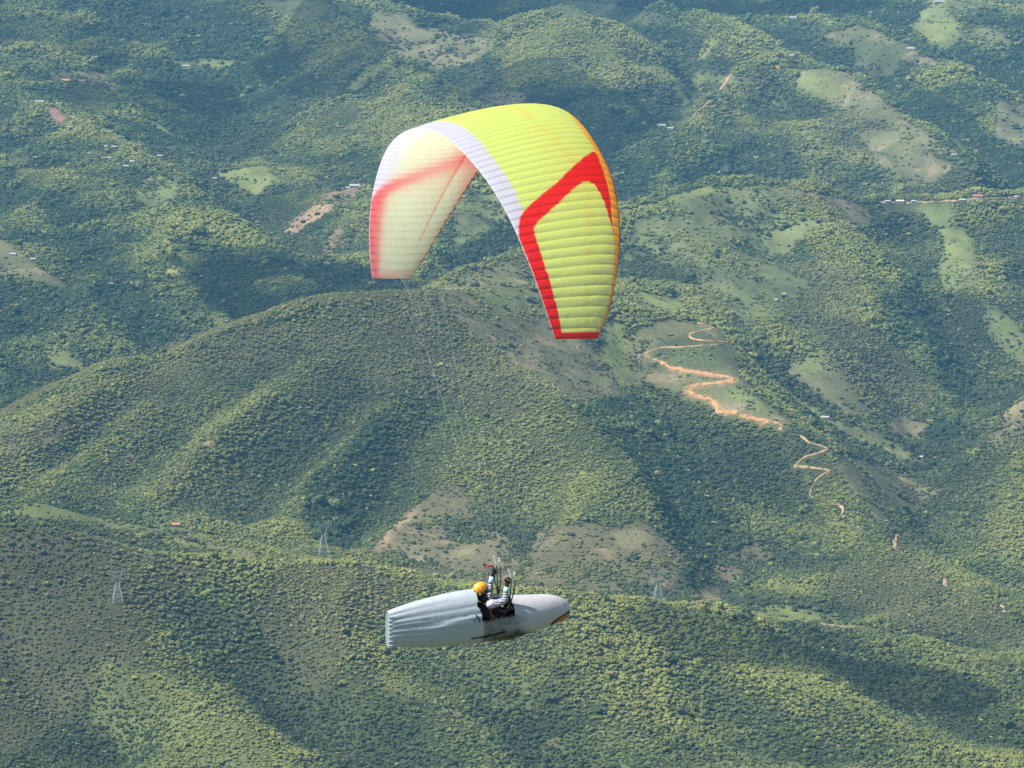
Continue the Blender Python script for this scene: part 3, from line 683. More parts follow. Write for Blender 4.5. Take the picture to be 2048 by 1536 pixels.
def tree_mesh(seed, flat=.8, lobes=7, trunk=True):
    """crown of unit radius built of ragged leaf clumps, on a short forked trunk"""
    r = np.random.RandomState(seed); V = []; Q = []; M = []
    for k in range(lobes):
        a = r.rand() * 6.283; d = .0 if k == 0 else r.uniform(.35, .72); s = r.uniform(.34, .5) if k else .62
        c = np.array([math.cos(a) * d, math.sin(a) * d, (.55 + r.uniform(-.25, .38) * (1 - d * .4)) * flat * 1.25])
        v, f = ico(2)
        n = (r.rand(len(v), 1) ** 2) * .42 + .72
        v = v * n * s * np.array([1, 1, flat]) + c
        b = sum(len(x) for x in V); V.append(v); Q.append(f + b); M += [0] * len(f)
    # loose sprigs standing out of the crown
    for k in range(46):
        a = r.rand() * 6.283; el = math.asin(r.uniform(-.2, 1)); rad = r.uniform(.8, 1.02)
        c = np.array([math.cos(a) * math.cos(el) * rad, math.sin(a) * math.cos(el) * rad, math.sin(el) * rad * flat * .8 + .5 * flat])
        t = r.normal(size=(3, 3)) * .12 + c; b = sum(len(x) for x in V); V.append(t); Q.append(np.array([[b, b + 1, b + 2]])); M.append(0)
    if trunk:
        for (x0, y0, x1, y1, z1) in ((0, 0, .05, .03, .6), (.03, 0, .35, .2, .75), (0, .02, -.3, -.15, .8)):
            n = 5; ring = []
            for z, rr, xx, yy in ((-.35, .085, x0, y0), (.25, .06, (x0 + x1) * .35, (y0 + y1) * .35), (z1, .03, x1, y1)):
                ring.append(np.array([[xx + math.cos(2 * math.pi * i / n) * rr, yy + math.sin(2 * math.pi * i / n) * rr, z] for i in range(n)]))
            b = sum(len(x) for x in V); V.append(np.vstack(ring)); f = []
            for j in range(2):
                for i in range(n):
                    p, q_ = b + j * n + i, b + j * n + (i + 1) % n; f += [(p, q_, q_ + n), (p, q_ + n, p + n)]
            Q.append(np.array(f)); M += [1] * len(f)
    return np_mesh('tree_mesh', np.vstack(V), np.vstack(Q), False, M)

rng = np.random.RandomState(3)
HIGH = ZT - boxblur(boxblur(ZT, 22), 22)           # how far a spot stands above its surroundings: ridges are drier, gullies lusher
YN, YF = 3480.0, 10900.0
def candidates(cell):
    xs = np.arange(-1.0, 1.0, 1.0)
    out = []
    y = YN
    while y < YF:
        half = y * .158; n = int(2 * half / cell)
        x = -half + (np.arange(n) + rng.rand(n)) * cell
        out.append(np.stack([x, y + rng.rand(n) * cell], -1)); y += cell
    return np.vstack(out)
C = candidates(4.0)
cx, cy = C.T
gi = np.clip(np.rint((cx / cy - T0) / DU).astype(int), 0, NT - 1); gj = np.clip(np.rint((np.log(cy) - W0) / DU).astype(int), 0, NW - 1)
cz = sample(ZT, cx, cy)
hidden = (VIS[gi, gj] - SLOPE[gi, gj]) * cy
_u = cx + rng.normal(size=len(cx)) * 3.0; _q = cy + rng.normal(size=len(cx)) * 5.0
cc = cls[np.clip(np.rint((_u / _q - T0) / DU).astype(int), 0, NT - 1), np.clip(np.rint((np.log(_q) - W0) / DU).astype(int), 0, NW - 1)]
far = np.clip((cy - 3600) / 5500, 0, 1)
size = (2.45 + 2.2 * far) * SIZE[cc] * np.exp(rng.normal(size=len(cx)) * .33) * (.62 + .78 * fbm(cx / 110, cy / 110, 3, 91))
area = (size * 1.42) ** 2
clump = fbm(cx / 55, cy / 55, 3, 97)
dens = DENS[cc] * np.where(DENS[cc] < .5, np.clip((clump - .42) * 7, .15, 3), 1)
# valleys are greener and denser than ridges
lap = sample(_n1, cx, cy)
keep = (hidden < 30) & (rng.rand(len(cx)) < dens * 4.0 ** 2 / area * 1.12)
rx, ry, rw = road_all.T
kx, ky = cx[keep], cy[keep]; ok = np.ones(len(kx), bool)
for s in range(0, len(rx)):
    if rw[s] < 2: continue
    near = np.abs(ky - ry[s]) < rw[s] * .5 + 7
    near[near] = (np.abs(kx[near] - rx[s]) < rw[s] * .5 + 2.5) & ((ry[s] - ky[near]) < rw[s] * .5 + 8) & ((ky[near] - ry[s]) < rw[s] * .5 + 1)
    ok &= ~near
ki = np.nonzero(keep)[0][ok]
tx, ty_, tz, ts, tc = cx[ki], cy[ki], cz[ki], size[ki], cc[ki]
PAL = np.array([(.028,.050,.016),(.056,.086,.024),(.098,.124,.032),(.146,.168,.040),(.198,.212,.050)])
lum = np.clip(.46 + (fbm(tx / 170, ty_ / 170, 3, 101) - .5) * 1.7 + rng.normal(size=len(tx)) * .17 + np.clip(sample(HIGH, tx, ty_) / 18, -.42, .34) * np.where(np.isin(tc, [CN.index('hillwood'), CN.index('low'), CN.index('scrub')]), .62, 1) + (tc == CN.index('lightwood')) * .25 - (tc == CN.index('dense')) * .40 - (tc == CN.index('deep')) * .13 + (tc == CN.index('hillwood')) * .10 + (tc == CN.index('low')) * .2 - .13 * far[ki], 0, .999) * 4
li = lum.astype(int); lf = (lum - li)[:, None]; tint = PAL[li] * (1 - lf) + PAL[np.minimum(li + 1, 4)] * lf
dry = np.clip(DRY[tc] * 1.1 * (.35 + 1.1 * fbm(tx / 90, ty_ / 90, 3, 107)) + (rng.rand(len(tx)) < .05) * .4, 0, .85)[:, None]
tint = tint * (1 - dry) + np.array((.135,.122,.062)) * (.75 + .5 * rng.rand(len(tx), 1)) * dry
yel = (rng.rand(len(tx)) < .018)[:, None]; tint = np.where(yel, np.array((.19,.20,.06)), tint)
print('trees', len(tx))
TPX, TPY = to_px(tx, ty_, tz)
# the trees that stand apart on open ground, and the largest ones, are built one by one
openg = np.isin(tc, [CN.index(k) for k in ('grass','bright','olive','pasture','darkgrass','tan','brown','dirt','yellow')])
inview = (TPX > 4) & (TPX < 2044) & (TPY > 4) & (TPY < 1532) & (hidden[ki] < 1.0)
score = ts / ty_ * np.where(openg, 2.2, 1.0) * inview
solo = np.argsort(-score)[:290]
is_solo = np.zeros(len(tx), bool); is_solo[solo] = True
m_leaf_i = leaf_mat('forest_leaves', True)
protos = bpy.data.collections.new('tree_shapes')
for k in range(8):
    me = tree_mesh(20 + k, flat=[.62, .75, .9, .7, .55, .8, 1.0, .68][k], lobes=[6, 7, 8, 6, 7, 5, 6, 8][k], trunk=False); me.materials.append(m_leaf_i)
    po = bpy.data.objects.new('crown_%s' % 'abcdefgh'[k], me); protos.objects.link(po)
fi = np.nonzero(~is_solo)[0]
me = bpy.data.meshes.new('forest'); me.vertices.add(len(fi))
me.vertices.foreach_set('co', np.stack([tx[fi], ty_[fi], tz[fi] + CZ - .12 * ts[fi]], -1).astype(np.float32).ravel())
def attr(me, name, typ, arr, key='value'):
    a = me.attributes.new(name, typ, 'POINT'); a.data.foreach_set(key, arr.astype(np.float32 if typ != 'INT' else np.int32).ravel())
n_ = len(fi)
attr(me, 'pick', 'INT', rng.randint(0, 8, n_))
attr(me, 'rot', 'FLOAT_VECTOR', np.stack([rng.normal(size=n_) * .12, rng.normal(size=n_) * .12, rng.rand(n_) * 6.283], -1), 'vector')
attr(me, 'scl', 'FLOAT_VECTOR', np.stack([ts[fi]] * 2 + [ts[fi] * rng.uniform(.75, 1.25, n_)], -1), 'vector')
attr(me, 'tint', 'FLOAT_COLOR', np.c_[tint[fi], np.ones(n_)], 'color')
me.update()
forest = link('forest', me)
tag(forest, kind='stuff', label='dense green forest and scrub covering all the hillsides', cat='forest')
ng = bpy.data.node_groups.new('forest', 'GeometryNodeTree')
ng.interface.new_socket('Geometry', in_out='INPUT', socket_type='NodeSocketGeometry'); ng.interface.new_socket('Geometry', in_out='OUTPUT', socket_type='NodeSocketGeometry')
gn = ng.nodes; gl = ng.links
gin = gn.new('NodeGroupInput'); gout = gn.new('NodeGroupOutput'); iop = gn.new('GeometryNodeInstanceOnPoints')
ci = gn.new('GeometryNodeCollectionInfo'); ci.inputs['Collection'].default_value = protos; ci.inputs['Separate Children'].default_value = True; ci.inputs['Reset Children'].default_value = True
def named(nm, typ):
    a = gn.new('GeometryNodeInputNamedAttribute'); a.data_type = typ; a.inputs['Name'].default_value = nm; return a.outputs['Attribute']
gl.new(gin.outputs[0], iop.inputs['Points']); gl.new(ci.outputs[0], iop.inputs['Instance']); iop.inputs['Pick Instance'].default_value = True
gl.new(named('pick', 'INT'), iop.inputs['Instance Index']); gl.new(named('rot', 'FLOAT_VECTOR'), iop.inputs['Rotation']); gl.new(named('scl', 'FLOAT_VECTOR'), iop.inputs['Scale'])
gl.new(iop.outputs[0], gout.inputs[0])
forest.modifiers.new('trees', 'NODES').node_group = ng
def third(v, a, b, *w): return w[min(len(w) - 1, max(0, int((v - a) / (b - a) * len(w))))]
# ------------------------------------------------------------------ the trees that stand out, one object each
def area_of(px, py):
    A = [(('left grassy crest in the lower left'), 0, 1000, 560, 1125), ('bare brown slope left of the pilot', 700, 940, 1050, 1190),
         ('brown hillside right of the pilot', 1050, 1030, 1385, 1215), ('eroded pale slope beside the brown hillside', 1385, 1050, 1620, 1225),
         ('grassy knoll at the foot of the road spur', 1450, 1205, 1780, 1290), ('olive hilltop below the canopy arch', 840, 500, 1260, 830),
         ('spur with the orange zigzag road', 1190, 610, 1640, 880), ('round pastures right of the canopy', 1240, 410, 1640, 660),
         ('grassy rib below the crest houses', 1800, 395, 2048, 640), ('grassy slopes at the top right', 1380, 0, 2048, 395),
         ('high tan basin above the canopy', 700, 0, 1380, 260), ('hillside fields of the upper left valley', 0, 0, 740, 620),
         ('smooth olive flank in the V valley', 1600, 830, 2048, 1120)]
    for a in A:
        if a[1] <= px < a[3] and a[2] <= py < a[4]: return a[0] + ', ' + third(py, a[2], a[4], 'top', 'middle', 'foot') + ' ' + third(px, a[1], a[3], 'left', 'centre', 'right')
    if py > 1120:
        return 'near scrubby hillside, ' + third(py, 1120, 1536, 'crest', 'middle', 'bottom') + ' ' + third(px, 0, 2048, 'far left', 'left', 'centre', 'right', 'far right')
    return 'forested hillside, ' + third(py, 0, 1120, 'upper', 'middle', 'lower') + ' ' + third(px, 0, 2048, 'far left', 'left', 'centre', 'right', 'far right')
TONES = [((.050,.072,.026), 'dark green'), ((.085,.110,.036), 'mid green'), ((.128,.148,.046), 'light green')]
solo_mesh = {}
m_solo = [leaf_mat('leaves_' + t[1].replace(' ', '_'), False, t[0]) for t in TONES]
for a in range(3):
    for b_ in range(3):
        me = tree_mesh(60 + a * 3 + b_, flat=[.7, .85, .62][b_], lobes=8)
        me.materials.append(m_solo[a]); me.materials.append(m_bark); solo_mesh[a, b_] = me
for n_i, i in enumerate(solo):
    a = 0 if rng.rand() < .55 else (1 if rng.rand() < .7 else 2)
    s = ts[i] * (1.12 if openg[i] else 1.2); big = s / ty_[i] * FPX
    ar = area_of(TPX[i], TPY[i])
    nm = 'tree' if big > 7.0 else 'bush'
    o = bpy.data.objects.new(nm, solo_mesh[a, rng.randint(3)]); COL.objects.link(o)
    o.location = (tx[i], ty_[i], tz[i] + CZ); o.rotation_euler = (0, 0, rng.rand() * 6.28); o.scale = (s, s, s * rng.uniform(.85, 1.15))
    if len(ar.split()) > 10: ar = ar.replace('round ', '').replace('smooth ', '').replace('hillside fields of the', 'fields in the')
    if len(ar.split()) > 9: ar = ar.replace(' of the pilot', '').replace(' in the lower left', '').replace('with the orange', 'with orange').replace(' in the V valley', '')
    szw = 'broad ' if big > 9.5 else 'small ' if big < 5 else ''
    lb = '%s%s %s on the %s' % (szw, TONES[a][1], nm, ar)
    while len(lb.split()) > 16 and ' the ' in lb: lb = lb[::-1].replace(' eht ', ' ', 1)[::-1]
    tag(o, lb, nm, '%s%s %ss on the %s' % (szw, TONES[a][1], nm, ar))
# the dark clump under the orange roofed house, and the lone dark trees by the near trail
for (px, py, s, t_, lb) in ((330,1064,6.0,1,'bushy green tree left of the orange roofed house'), (345,1072,7.0,0,'broad dark tree below the orange roofed house'),
        (362,1070,7.5,0,'tallest dark tree below the orange roofed house'), (316,1076,5.5,0,'dark tree at the left end of the crest clump'),
        (300,1070,4.5,0,'small dark tree left of the crest clump'), (384,1082,5.0,0,'dark tree right of the crest clump'), (405,1090,4.2,0,'low dark tree on the grass right of the crest clump'),
        (862,1178,6.0,0,'broad dark tree above the pale tail of the pod'), (905,1180,6.4,0,'pointed dark tree left of the orange helmet'), (885,1184,4.5,0,'low dark tree between the two dark trees by the helmet'),
        (1395,1268,4.5,1,'rounded tree on the near slope right of the pod nose'), (1365,1432,8.0,0,'very dark broad tree low on the near slope, lower right'),
        (1290,1420,6.0,0,'dark tree left of the very dark broad tree, lower right'), (1650,1242,5.0,0,'dark tree at the flat ground right of the grassy knoll'),
        (1572,455,8.5,0,'broad dark tree in the pasture right of the canopy'), (1430,515,9.0,0,'big round dark tree standing in the grass right of the canopy'), (1380,555,10.0,0,'dark clump of crown at the left edge of the pasture')):
    h = hit(px, py); o = bpy.data.objects.new('tree', solo_mesh[t_, rng.randint(3)]); COL.objects.link(o)
    o.location = (h[0], h[1], h[2] + CZ - .5); o.scale = (s, s, s * 1.0); o.rotation_euler = (0, 0, rng.rand() * 6.28); tag(o, lb, 'tree')

# ------------------------------------------------------------------ farmhouses
roofs = {'white': noisy_mat('roof_pale', (.26,.27,.27), (.38,.39,.38), .5, .5, .4), 'grey': noisy_mat('roof_grey', (.24,.26,.27), (.36,.37,.38), .5, .5, .4),
         'orange': noisy_mat('roof_orange', (.38,.16,.08), (.50,.24,.12), .5, .7, .3), 'red': noisy_mat('roof_red', (.27,.10,.07), (.36,.15,.11), .5, .7, .3),
         'yellow': noisy_mat('roof_cream', (.40,.37,.24), (.50,.47,.33), .5, .6, .3)}
m_wall = noisy_mat('house_wall', (.24,.235,.21), (.33,.32,.29), .4, .9, .1)
m_dark = noisy_mat('dark_opening', (.03,.03,.03), (.06,.05,.05), 2, .6)
for (px, py, wpx, rc, lb), h in zip(HOUSES, HPOS):
    w = max(4.5, wpx * .88 * h[1] / FPX); d = min(max(6.0, w * .6), 11); hh = 3.0 if w < 14 else 3.8
    e = empty('farmhouse' if w > 8 else 'hut', (h[0], h[1] + d * .2, h[2] + CZ - .3), math.radians(-6 + (px * 7 % 13)))
    tag(e, lb, 'house')
    g = MB(); g.box((0, 0, (hh - 1.5) / 2), (w, d, hh + 1.5)); g.build('wall', m_wall, e)
    r = MB(); rh = d * .27; ov = .5
    pts = [(-w / 2 - ov, -d / 2 - ov, hh - .1), (w / 2 + ov, -d / 2 - ov, hh - .1), (w / 2 + ov, d / 2 + ov, hh - .1), (-w / 2 - ov, d / 2 + ov, hh - .1), (-w / 2 - ov, 0, hh + rh), (w / 2 + ov, 0, hh + rh)]
    r.add(pts, [(0, 1, 5, 4), (2, 3, 4, 5), (0, 4, 3), (1, 2, 5), (3, 2, 1, 0)]); r.build('roof', roofs[rc], e)
    if w > 8:
        q_ = MB(); q_.box((w * .08, -d / 2 - .03, 1.05), (1.1, .1, 2.1)); q_.build('door', m_dark, e)
        for f in (-.3, .34):
            q_ = MB(); q_.box((w * f, -d / 2 - .03, 1.7), (1.2, .1, 1.0)); q_.build('window', m_dark, e)

# ------------------------------------------------------------------ lattice pylons
m_steel = noisy_mat('galvanised_steel', (.36,.38,.39), (.50,.52,.52), .3, .5, .4)
def pylon(h, hpx, label):
    H = hpx * h[1] / FPX; e = empty('pylon', (h[0], h[1], h[2] + CZ - .5), math.radians(14)); tag(e, label, 'pylon', 'power pylons on the near ridge')
    r = .20; W = H * .50
    def seg(g, a, b, k=1.0): g.tube([a, b], r * k, 4)
    base, waist, zt_, top = H * .15, H * .045, H * .56, H * .90
    for sx in (-1, 1):
        for sy in (-1, 1):
            g = MB(); seg(g, (sx * base, sy * base, 0), (sx * waist, sy * waist, zt_)); g.build('leg', m_steel, e)
    g = MB()
    n = 5
    for i in range(n):
        z0, z1 = zt_ * i / n, zt_ * (i + 1) / n; w0 = base + (waist - base) * i / n; w1 = base + (waist - base) * (i + 1) / n
        c0 = [(-w0, -w0, z0), (w0, -w0, z0), (w0, w0, z0), (-w0, w0, z0)]; c1 = [(-w1, -w1, z1), (w1, -w1, z1), (w1, w1, z1), (-w1, w1, z1)]
        for k in range(4):
            seg(g, c0[k], c1[(k + 1) % 4], .5); seg(g, c0[(k + 1) % 4], c1[k], .5); seg(g, c1[k], c1[(k + 1) % 4], .5)
    g.build('bracing', m_steel, e)
    g = MB()
    fx = H * .13
    for sx in (-1, 1):
        for sy in (-1, 1):
            seg(g, (sx * waist, sy * waist, zt_), (sx * (fx + .6), sy * waist * .8, H * .84)); seg(g, (sx * waist * .4, sy * waist, zt_), (sx * (fx - 1.0), sy * waist * .8, H * .84), .7)
        for i in range(4):
            f0, f1 = i / 4, (i + 1) / 4
            seg(g, (sx * (waist + (fx + .6 - waist) * f0), 0, zt_ + (H * .84 - zt_) * f0), (sx * (waist * .4 + (fx - 1 - waist * .4) * f1), 0, zt_ + (H * .84 - zt_) * f1), .5)
        seg(g, (sx * fx, 0, H * .84), (sx * fx * 1.12, 0, H), .8)
        seg(g, (sx * fx * 1.12, 0, H), (sx * W * .52, 0, top), .5)
    g.build('window_frame', m_steel, e)
    g = MB()
    for sy in (-1, 1):
        for z in (H * .84, top): seg(g, (-W * .5, sy * waist * .7, z if z < top else top), (W * .5, sy * waist * .7, z if z < top else top), .8)
    m_ = 12
    for i in range(m_):
        x0 = -W * .5 + W * i / m_; x1 = x0 + W / m_
        seg(g, (x0, -waist * .7, H * .84 if i % 2 else top), (x1, -waist * .7, top if i % 2 else H * .84), .5)
    g.build('crossarm', m_steel, e)
    for x in (-W * .45, 0, W * .45):
        g = MB(); g.tube([(x, 0, H * .84), (x, 0, H * .84 - 2.6)], .16, 6); g.build('insulator', roofs['grey'], e)
for h, p, lb in zip(PPOS, PYL, ('grey lattice pylon standing in scrub on the near slope, leftmost', 'pale lattice pylon on the near crest in front of the green hill', 'faint lattice pylon right of the pilot below the brown hillside')): pylon(h, p[2], lb)
# substation gantries at the right edge
proto_g = None
for k, h in enumerate(SPOS):
    e = empty('gantry', (h[0], h[1], h[2] + CZ - .3), math.radians(8)); tag(e, 'thin white steel gantry mast of the small substation at the right edge', 'gantry', 'substation gantries at the right edge')
    hh = 14 if k % 3 == 0 else 11
    for sx in (-1, 1):
        g = MB(); g.tube([(sx * 2.2, 0, -1), (sx * 2.2, 0, hh)], .11, 5); g.build('post', roofs['white'], e)
    g = MB(); g.tube([(-2.8, 0, hh - .6), (2.8, 0, hh - .6)], .14, 5); g.tube([(-2.2, 0, hh - 1.8), (2.2, 0, hh - 1.8)], .08, 5); g.build('beam', roofs['white'], e)
# ------------------------------------------------------------------ the paraglider
exec_paint = None
WK = np.array([0,.3,.55,.8,.93,1]); WCH = np.array([2.238,2.117,1.879,1.38,.979,.688]); WLE = np.array([1.312,1.212,1.107,.766,.482,.269])
PSI = .357
def herm(qa, y):
    k = WK; m = np.gradient(y, k); m[0] = 0
    i = np.clip(np.searchsorted(k, qa, side='right') - 1, 0, len(k) - 2); h = k[i + 1] - k[i]; t = (qa - k[i]) / h
    return (2*t**3-3*t**2+1)*y[i] + (t**3-2*t**2+t)*h*m[i] + (-2*t**3+3*t**2)*y[i+1] + (t**3-t**2)*h*m[i+1]
WX, WZ = -.478, -4.381
GO = Vector((WX, 62, CZ - 12.3))            # origin of the glider things (below the canopy, at the pilot)
def wing_local(q, c, n):
    """span q (-1 near tip .. 1 far tip), chord c (0 leading edge), n metres outwards; metres in the glider's own axes (X forward, Y left, Z up)"""
    th, a, h = 1.32, 4.328, 3.084
    qa = np.abs(q); ch = herm(qa, WCH); le = herm(qa, WLE); t = q * th; pa = .092 - .123 * q**2
    ty = a * np.cos(t) / np.sin(th); tz = -h * np.sin(t) / (1 - np.cos(th)); L_ = np.hypot(ty, tz)
    x = le - ch * c * np.cos(pa)
    ys = a * np.sin(t) / np.sin(th) - n * tz / L_; zs = -h * (1 - np.cos(t)) / (1 - np.cos(th)) - ch * c * np.sin(pa) + n * ty / L_
    return np.stack([x, ys, zs + WZ + 12.3], -1)
def foil_t(q, c, r):
    return 10 * r * (.2969 * np.sqrt(c) - .126 * c - .3516 * c**2 + .2843 * c**3 - .1036 * c**4) * herm(np.abs(q), WCH)
RED, LIME, WHITE, ORANGE = (.74,.004,.003), (.54,.66,.095), (.55,.55,.63), (.98,.40,.005)
P_REDOUT = [(.592,.849),(.57,.759),(.513,.498),(.456,.304),(.412,.151),(.396,.09),(.405,.07),(.466,.08),(.534,.084),(.594,.087),(.664,.090),(.700,.087)]
P_REDIN = [(.700,.09),(.647,.124),(.596,.151),(.561,.177),(.532,.207),(.523,.251),(.526,.304),(.557,.431),(.592,.565),(.625,.709),(.645,.80),(.664,.842),(.699,.850),(.767,.848),(.831,.843),(.892,.835),(.941,.833),(.983,.835)]
P_ORANGE = [(.05,.0),(.163,.06),(.238,.07),(.35,.072),(.405,.075),(.466,.08),(.534,.084),(.618,.085),(.703,.087),(.754,.075),(.802,.065),(.875,.055),(.932,.055),(.982,.05),(.982,0)]
PAL_TOP = (RED, LIME, WHITE, ORANGE); PAL_GLOW = ((1.0,.11,.15), (.92,.95,.66), (.84,.84,.94), (.98,.62,.28))
def paint(q, c, pal=PAL_TOP):
    RED, LIME, WHITE, ORANGE = pal
    qa = np.abs(q); col = np.empty(q.shape + (3,)); col[:] = LIME
    # the bands are polygons over (span, chord)
    wline = np.interp(qa, [0,.3,.5,.592,.61,.64,.70], [.838,.845,.85,.86,.90,.955,1.01])
    red = inpoly(qa, c, P_REDOUT + P_REDIN + [(.983,1.1),(.7,1.1),(.67,1.0),(.62,.93)])
    col[inpoly(qa, c, P_ORANGE)] = ORANGE
    col[red] = RED
    col[(c > wline) & (qa < .70)] = WHITE
    col[qa > .984] = RED
    col[(c < .016) & (qa > .30)] = (.62,.02,.03)
    col[(c > .992)] = (.78,.78,.82)
    # faint orange bleed from the ribs
    bleed = np.exp(-((c - .33 - .05 * np.sin(qa * 9)) / .035)**2) * (vnoise(qa * 60, c * 8, 5) > .45)
    lime = (col == np.array(LIME)).all(-1)
    k = (bleed * .20 * lime)[..., None]; col = col * (1 - k) + np.array((.85,.45,.05)) * k
    return col
NCELL, SUBC, NC = 68, 8, 120
qv = np.linspace(-1, 1, NCELL * SUBC + 1); cv = (np.linspace(0, 1, NC) ** 1.25)
Qg, Cg = np.meshgrid(qv, cv, indexing='ij')
fr = (Qg + 1) / 2 * NCELL; fr = fr - np.floor(fr); fr[np.isclose(fr, 1)] = 0
cw = 10.6 / NCELL
bul = (1 - np.abs(2 * fr - 1)**2.6); seam = np.where((fr < .06) | (fr > .94), .74, 1.0)[..., None]
fr2 = (fr * 2) % 1.0; bul2 = (1 - (2 * fr2 - 1)**2)
env = np.clip(Cg / .03, 0, 1) ** .5 * np.clip((1 - Cg) / .12, 0, 1) ** .6
amp = .023 * np.where(np.abs(Qg) > .9, .8, 1)
wrk = (fbm(Qg * 90, Cg * 14, 3, 201) - .5) * .010 * np.clip(Cg * 6, 0, 1)
nu = foil_t(Qg, Cg, .085) * 1 + (amp * env * bul + .010 * np.clip((Cg - .80) / .1, 0, 1) * (bul2 - .5) * env + wrk) - amp * env * .5
nl = -foil_t(Qg, Cg, .035) - (.024 * env * bul)
def grid_faces(a, b, flip=False):
    i = np.arange(a * b).reshape(a, b)
    f = np.stack([i[:-1, :-1], i[1:, :-1], i[1:, 1:], i[:-1, 1:]], -1).reshape(-1, 4)
    return f[:, ::-1] if flip else f
def fabric(name, tr, rough=.55):
    m = bpy.data.materials.new(name); m.use_nodes = True; N = m.node_tree.nodes; L = m.node_tree.links; N.remove(N['Principled BSDF'])
    at = N.new('ShaderNodeAttribute'); at.attribute_name = 'paint'
    df = N.new('ShaderNodeBsdfDiffuse'); tl = N.new('ShaderNodeBsdfTranslucent'); gs = N.new('ShaderNodeBsdfGlossy'); gs.inputs['Roughness'].default_value = .42
    gs.inputs['Color'].default_value = (.9, .9, .9, 1)
    tc = N.new('ShaderNodeTexCoord'); wv = N.new('ShaderNodeTexNoise'); wv.inputs['Scale'].default_value = 26; wv.inputs['Detail'].default_value = 5
    L.new(tc.outputs['Object'], wv.inputs['Vector'])
    bp = N.new('ShaderNodeBump'); bp.inputs['Strength'].default_value = .25; bp.inputs['Distance'].default_value = .01; L.new(wv.outputs['Fac'], bp.inputs['Height'])
    for x in (df, tl, gs): L.new(bp.outputs[0], x.inputs['Normal'])
    L.new(at.outputs['Color'], df.inputs['Color']); ga = N.new('ShaderNodeAttribute'); ga.attribute_name = 'glow'; L.new(ga.outputs['Color'], tl.inputs['Color'])
    m1 = N.new('ShaderNodeMixShader'); m1.inputs[0].default_value = tr; L.new(df.outputs[0], m1.inputs[1]); L.new(tl.outputs[0], m1.inputs[2])
    m2 = N.new('ShaderNodeMixShader'); m2.inputs[0].default_value = .02; L.new(m1.outputs[0], m2.inputs[1]); L.new(gs.outputs[0], m2.inputs[2])
    L.new(m2.outputs[0], N['Material Output'].inputs['Surface']); return m
m_cloth = fabric('ripstop_top', .60); m_under = fabric('ripstop_under', .76)
pg = empty('paraglider', GO, PSI); tag(pg, 'lime green, white and red paraglider canopy arched over the pilot in the silver pod', 'paraglider')
me = np_mesh('canopy', wing_local(Qg, Cg, nu).reshape(-1, 3), grid_faces(len(qv), NC), True); set_col(me, 'paint', (paint(Qg, Cg) * seam).reshape(-1, 3)); set_col(me, 'glow', (paint(Qg, Cg, PAL_GLOW) * seam).reshape(-1, 3))
canopy = link('canopy', me, pg, [m_cloth])
cl = np.empty(Qg.shape + (3,)); cl[:] = (.82, .80, .84)
_ln = .262 + .012 * (fr - .5); _sp = np.clip((np.abs(Qg) - .20) / .06, 0, 1) * np.clip((.90 - np.abs(Qg)) / .05, 0, 1); _fd = np.clip((.82 - np.abs(Qg)) / .4, 0, 1)
k_ = (np.exp(-((Cg - _ln) / .012)**2) * .75 + np.clip((Cg - _ln) / .01, 0, 1) * np.exp(-np.clip(Cg - _ln, 0, 1) / .13) * .75 * _fd) * _sp
cl = cl * (1 - k_[..., None]) + np.array((.76,.12,.10)) * k_[..., None]
edge = (Cg < .03) & (np.abs(Qg) > .30); cl[edge] = (.55,.02,.04)
me = np_mesh('lower_surface', wing_local(Qg, Cg, nl).reshape(-1, 3), grid_faces(len(qv), NC, True), True); cl = cl * (seam * .5 + .5); set_col(me, 'paint', cl.reshape(-1, 3)); set_col(me, 'glow', (cl ** .6).reshape(-1, 3))
link('lower_surface', me, canopy, [m_under])
# closed tips
for s in (0, -1):
    u = wing_local(Qg[s], Cg[s], nu[s]); l = wing_local(Qg[s], Cg[s], nl[s]); V = np.concatenate([u, l]); f = [(i, i + 1, NC + i + 1, NC + i) for i in range(NC - 1)]
    me = np_mesh('wing_tip', V, np.array(f)); set_col(me, 'paint', np.tile(RED, (2 * NC, 1))); set_col(me, 'glow', np.tile(PAL_GLOW[0], (2 * NC, 1))); link('wing_tip', me, canopy, [m_cloth])
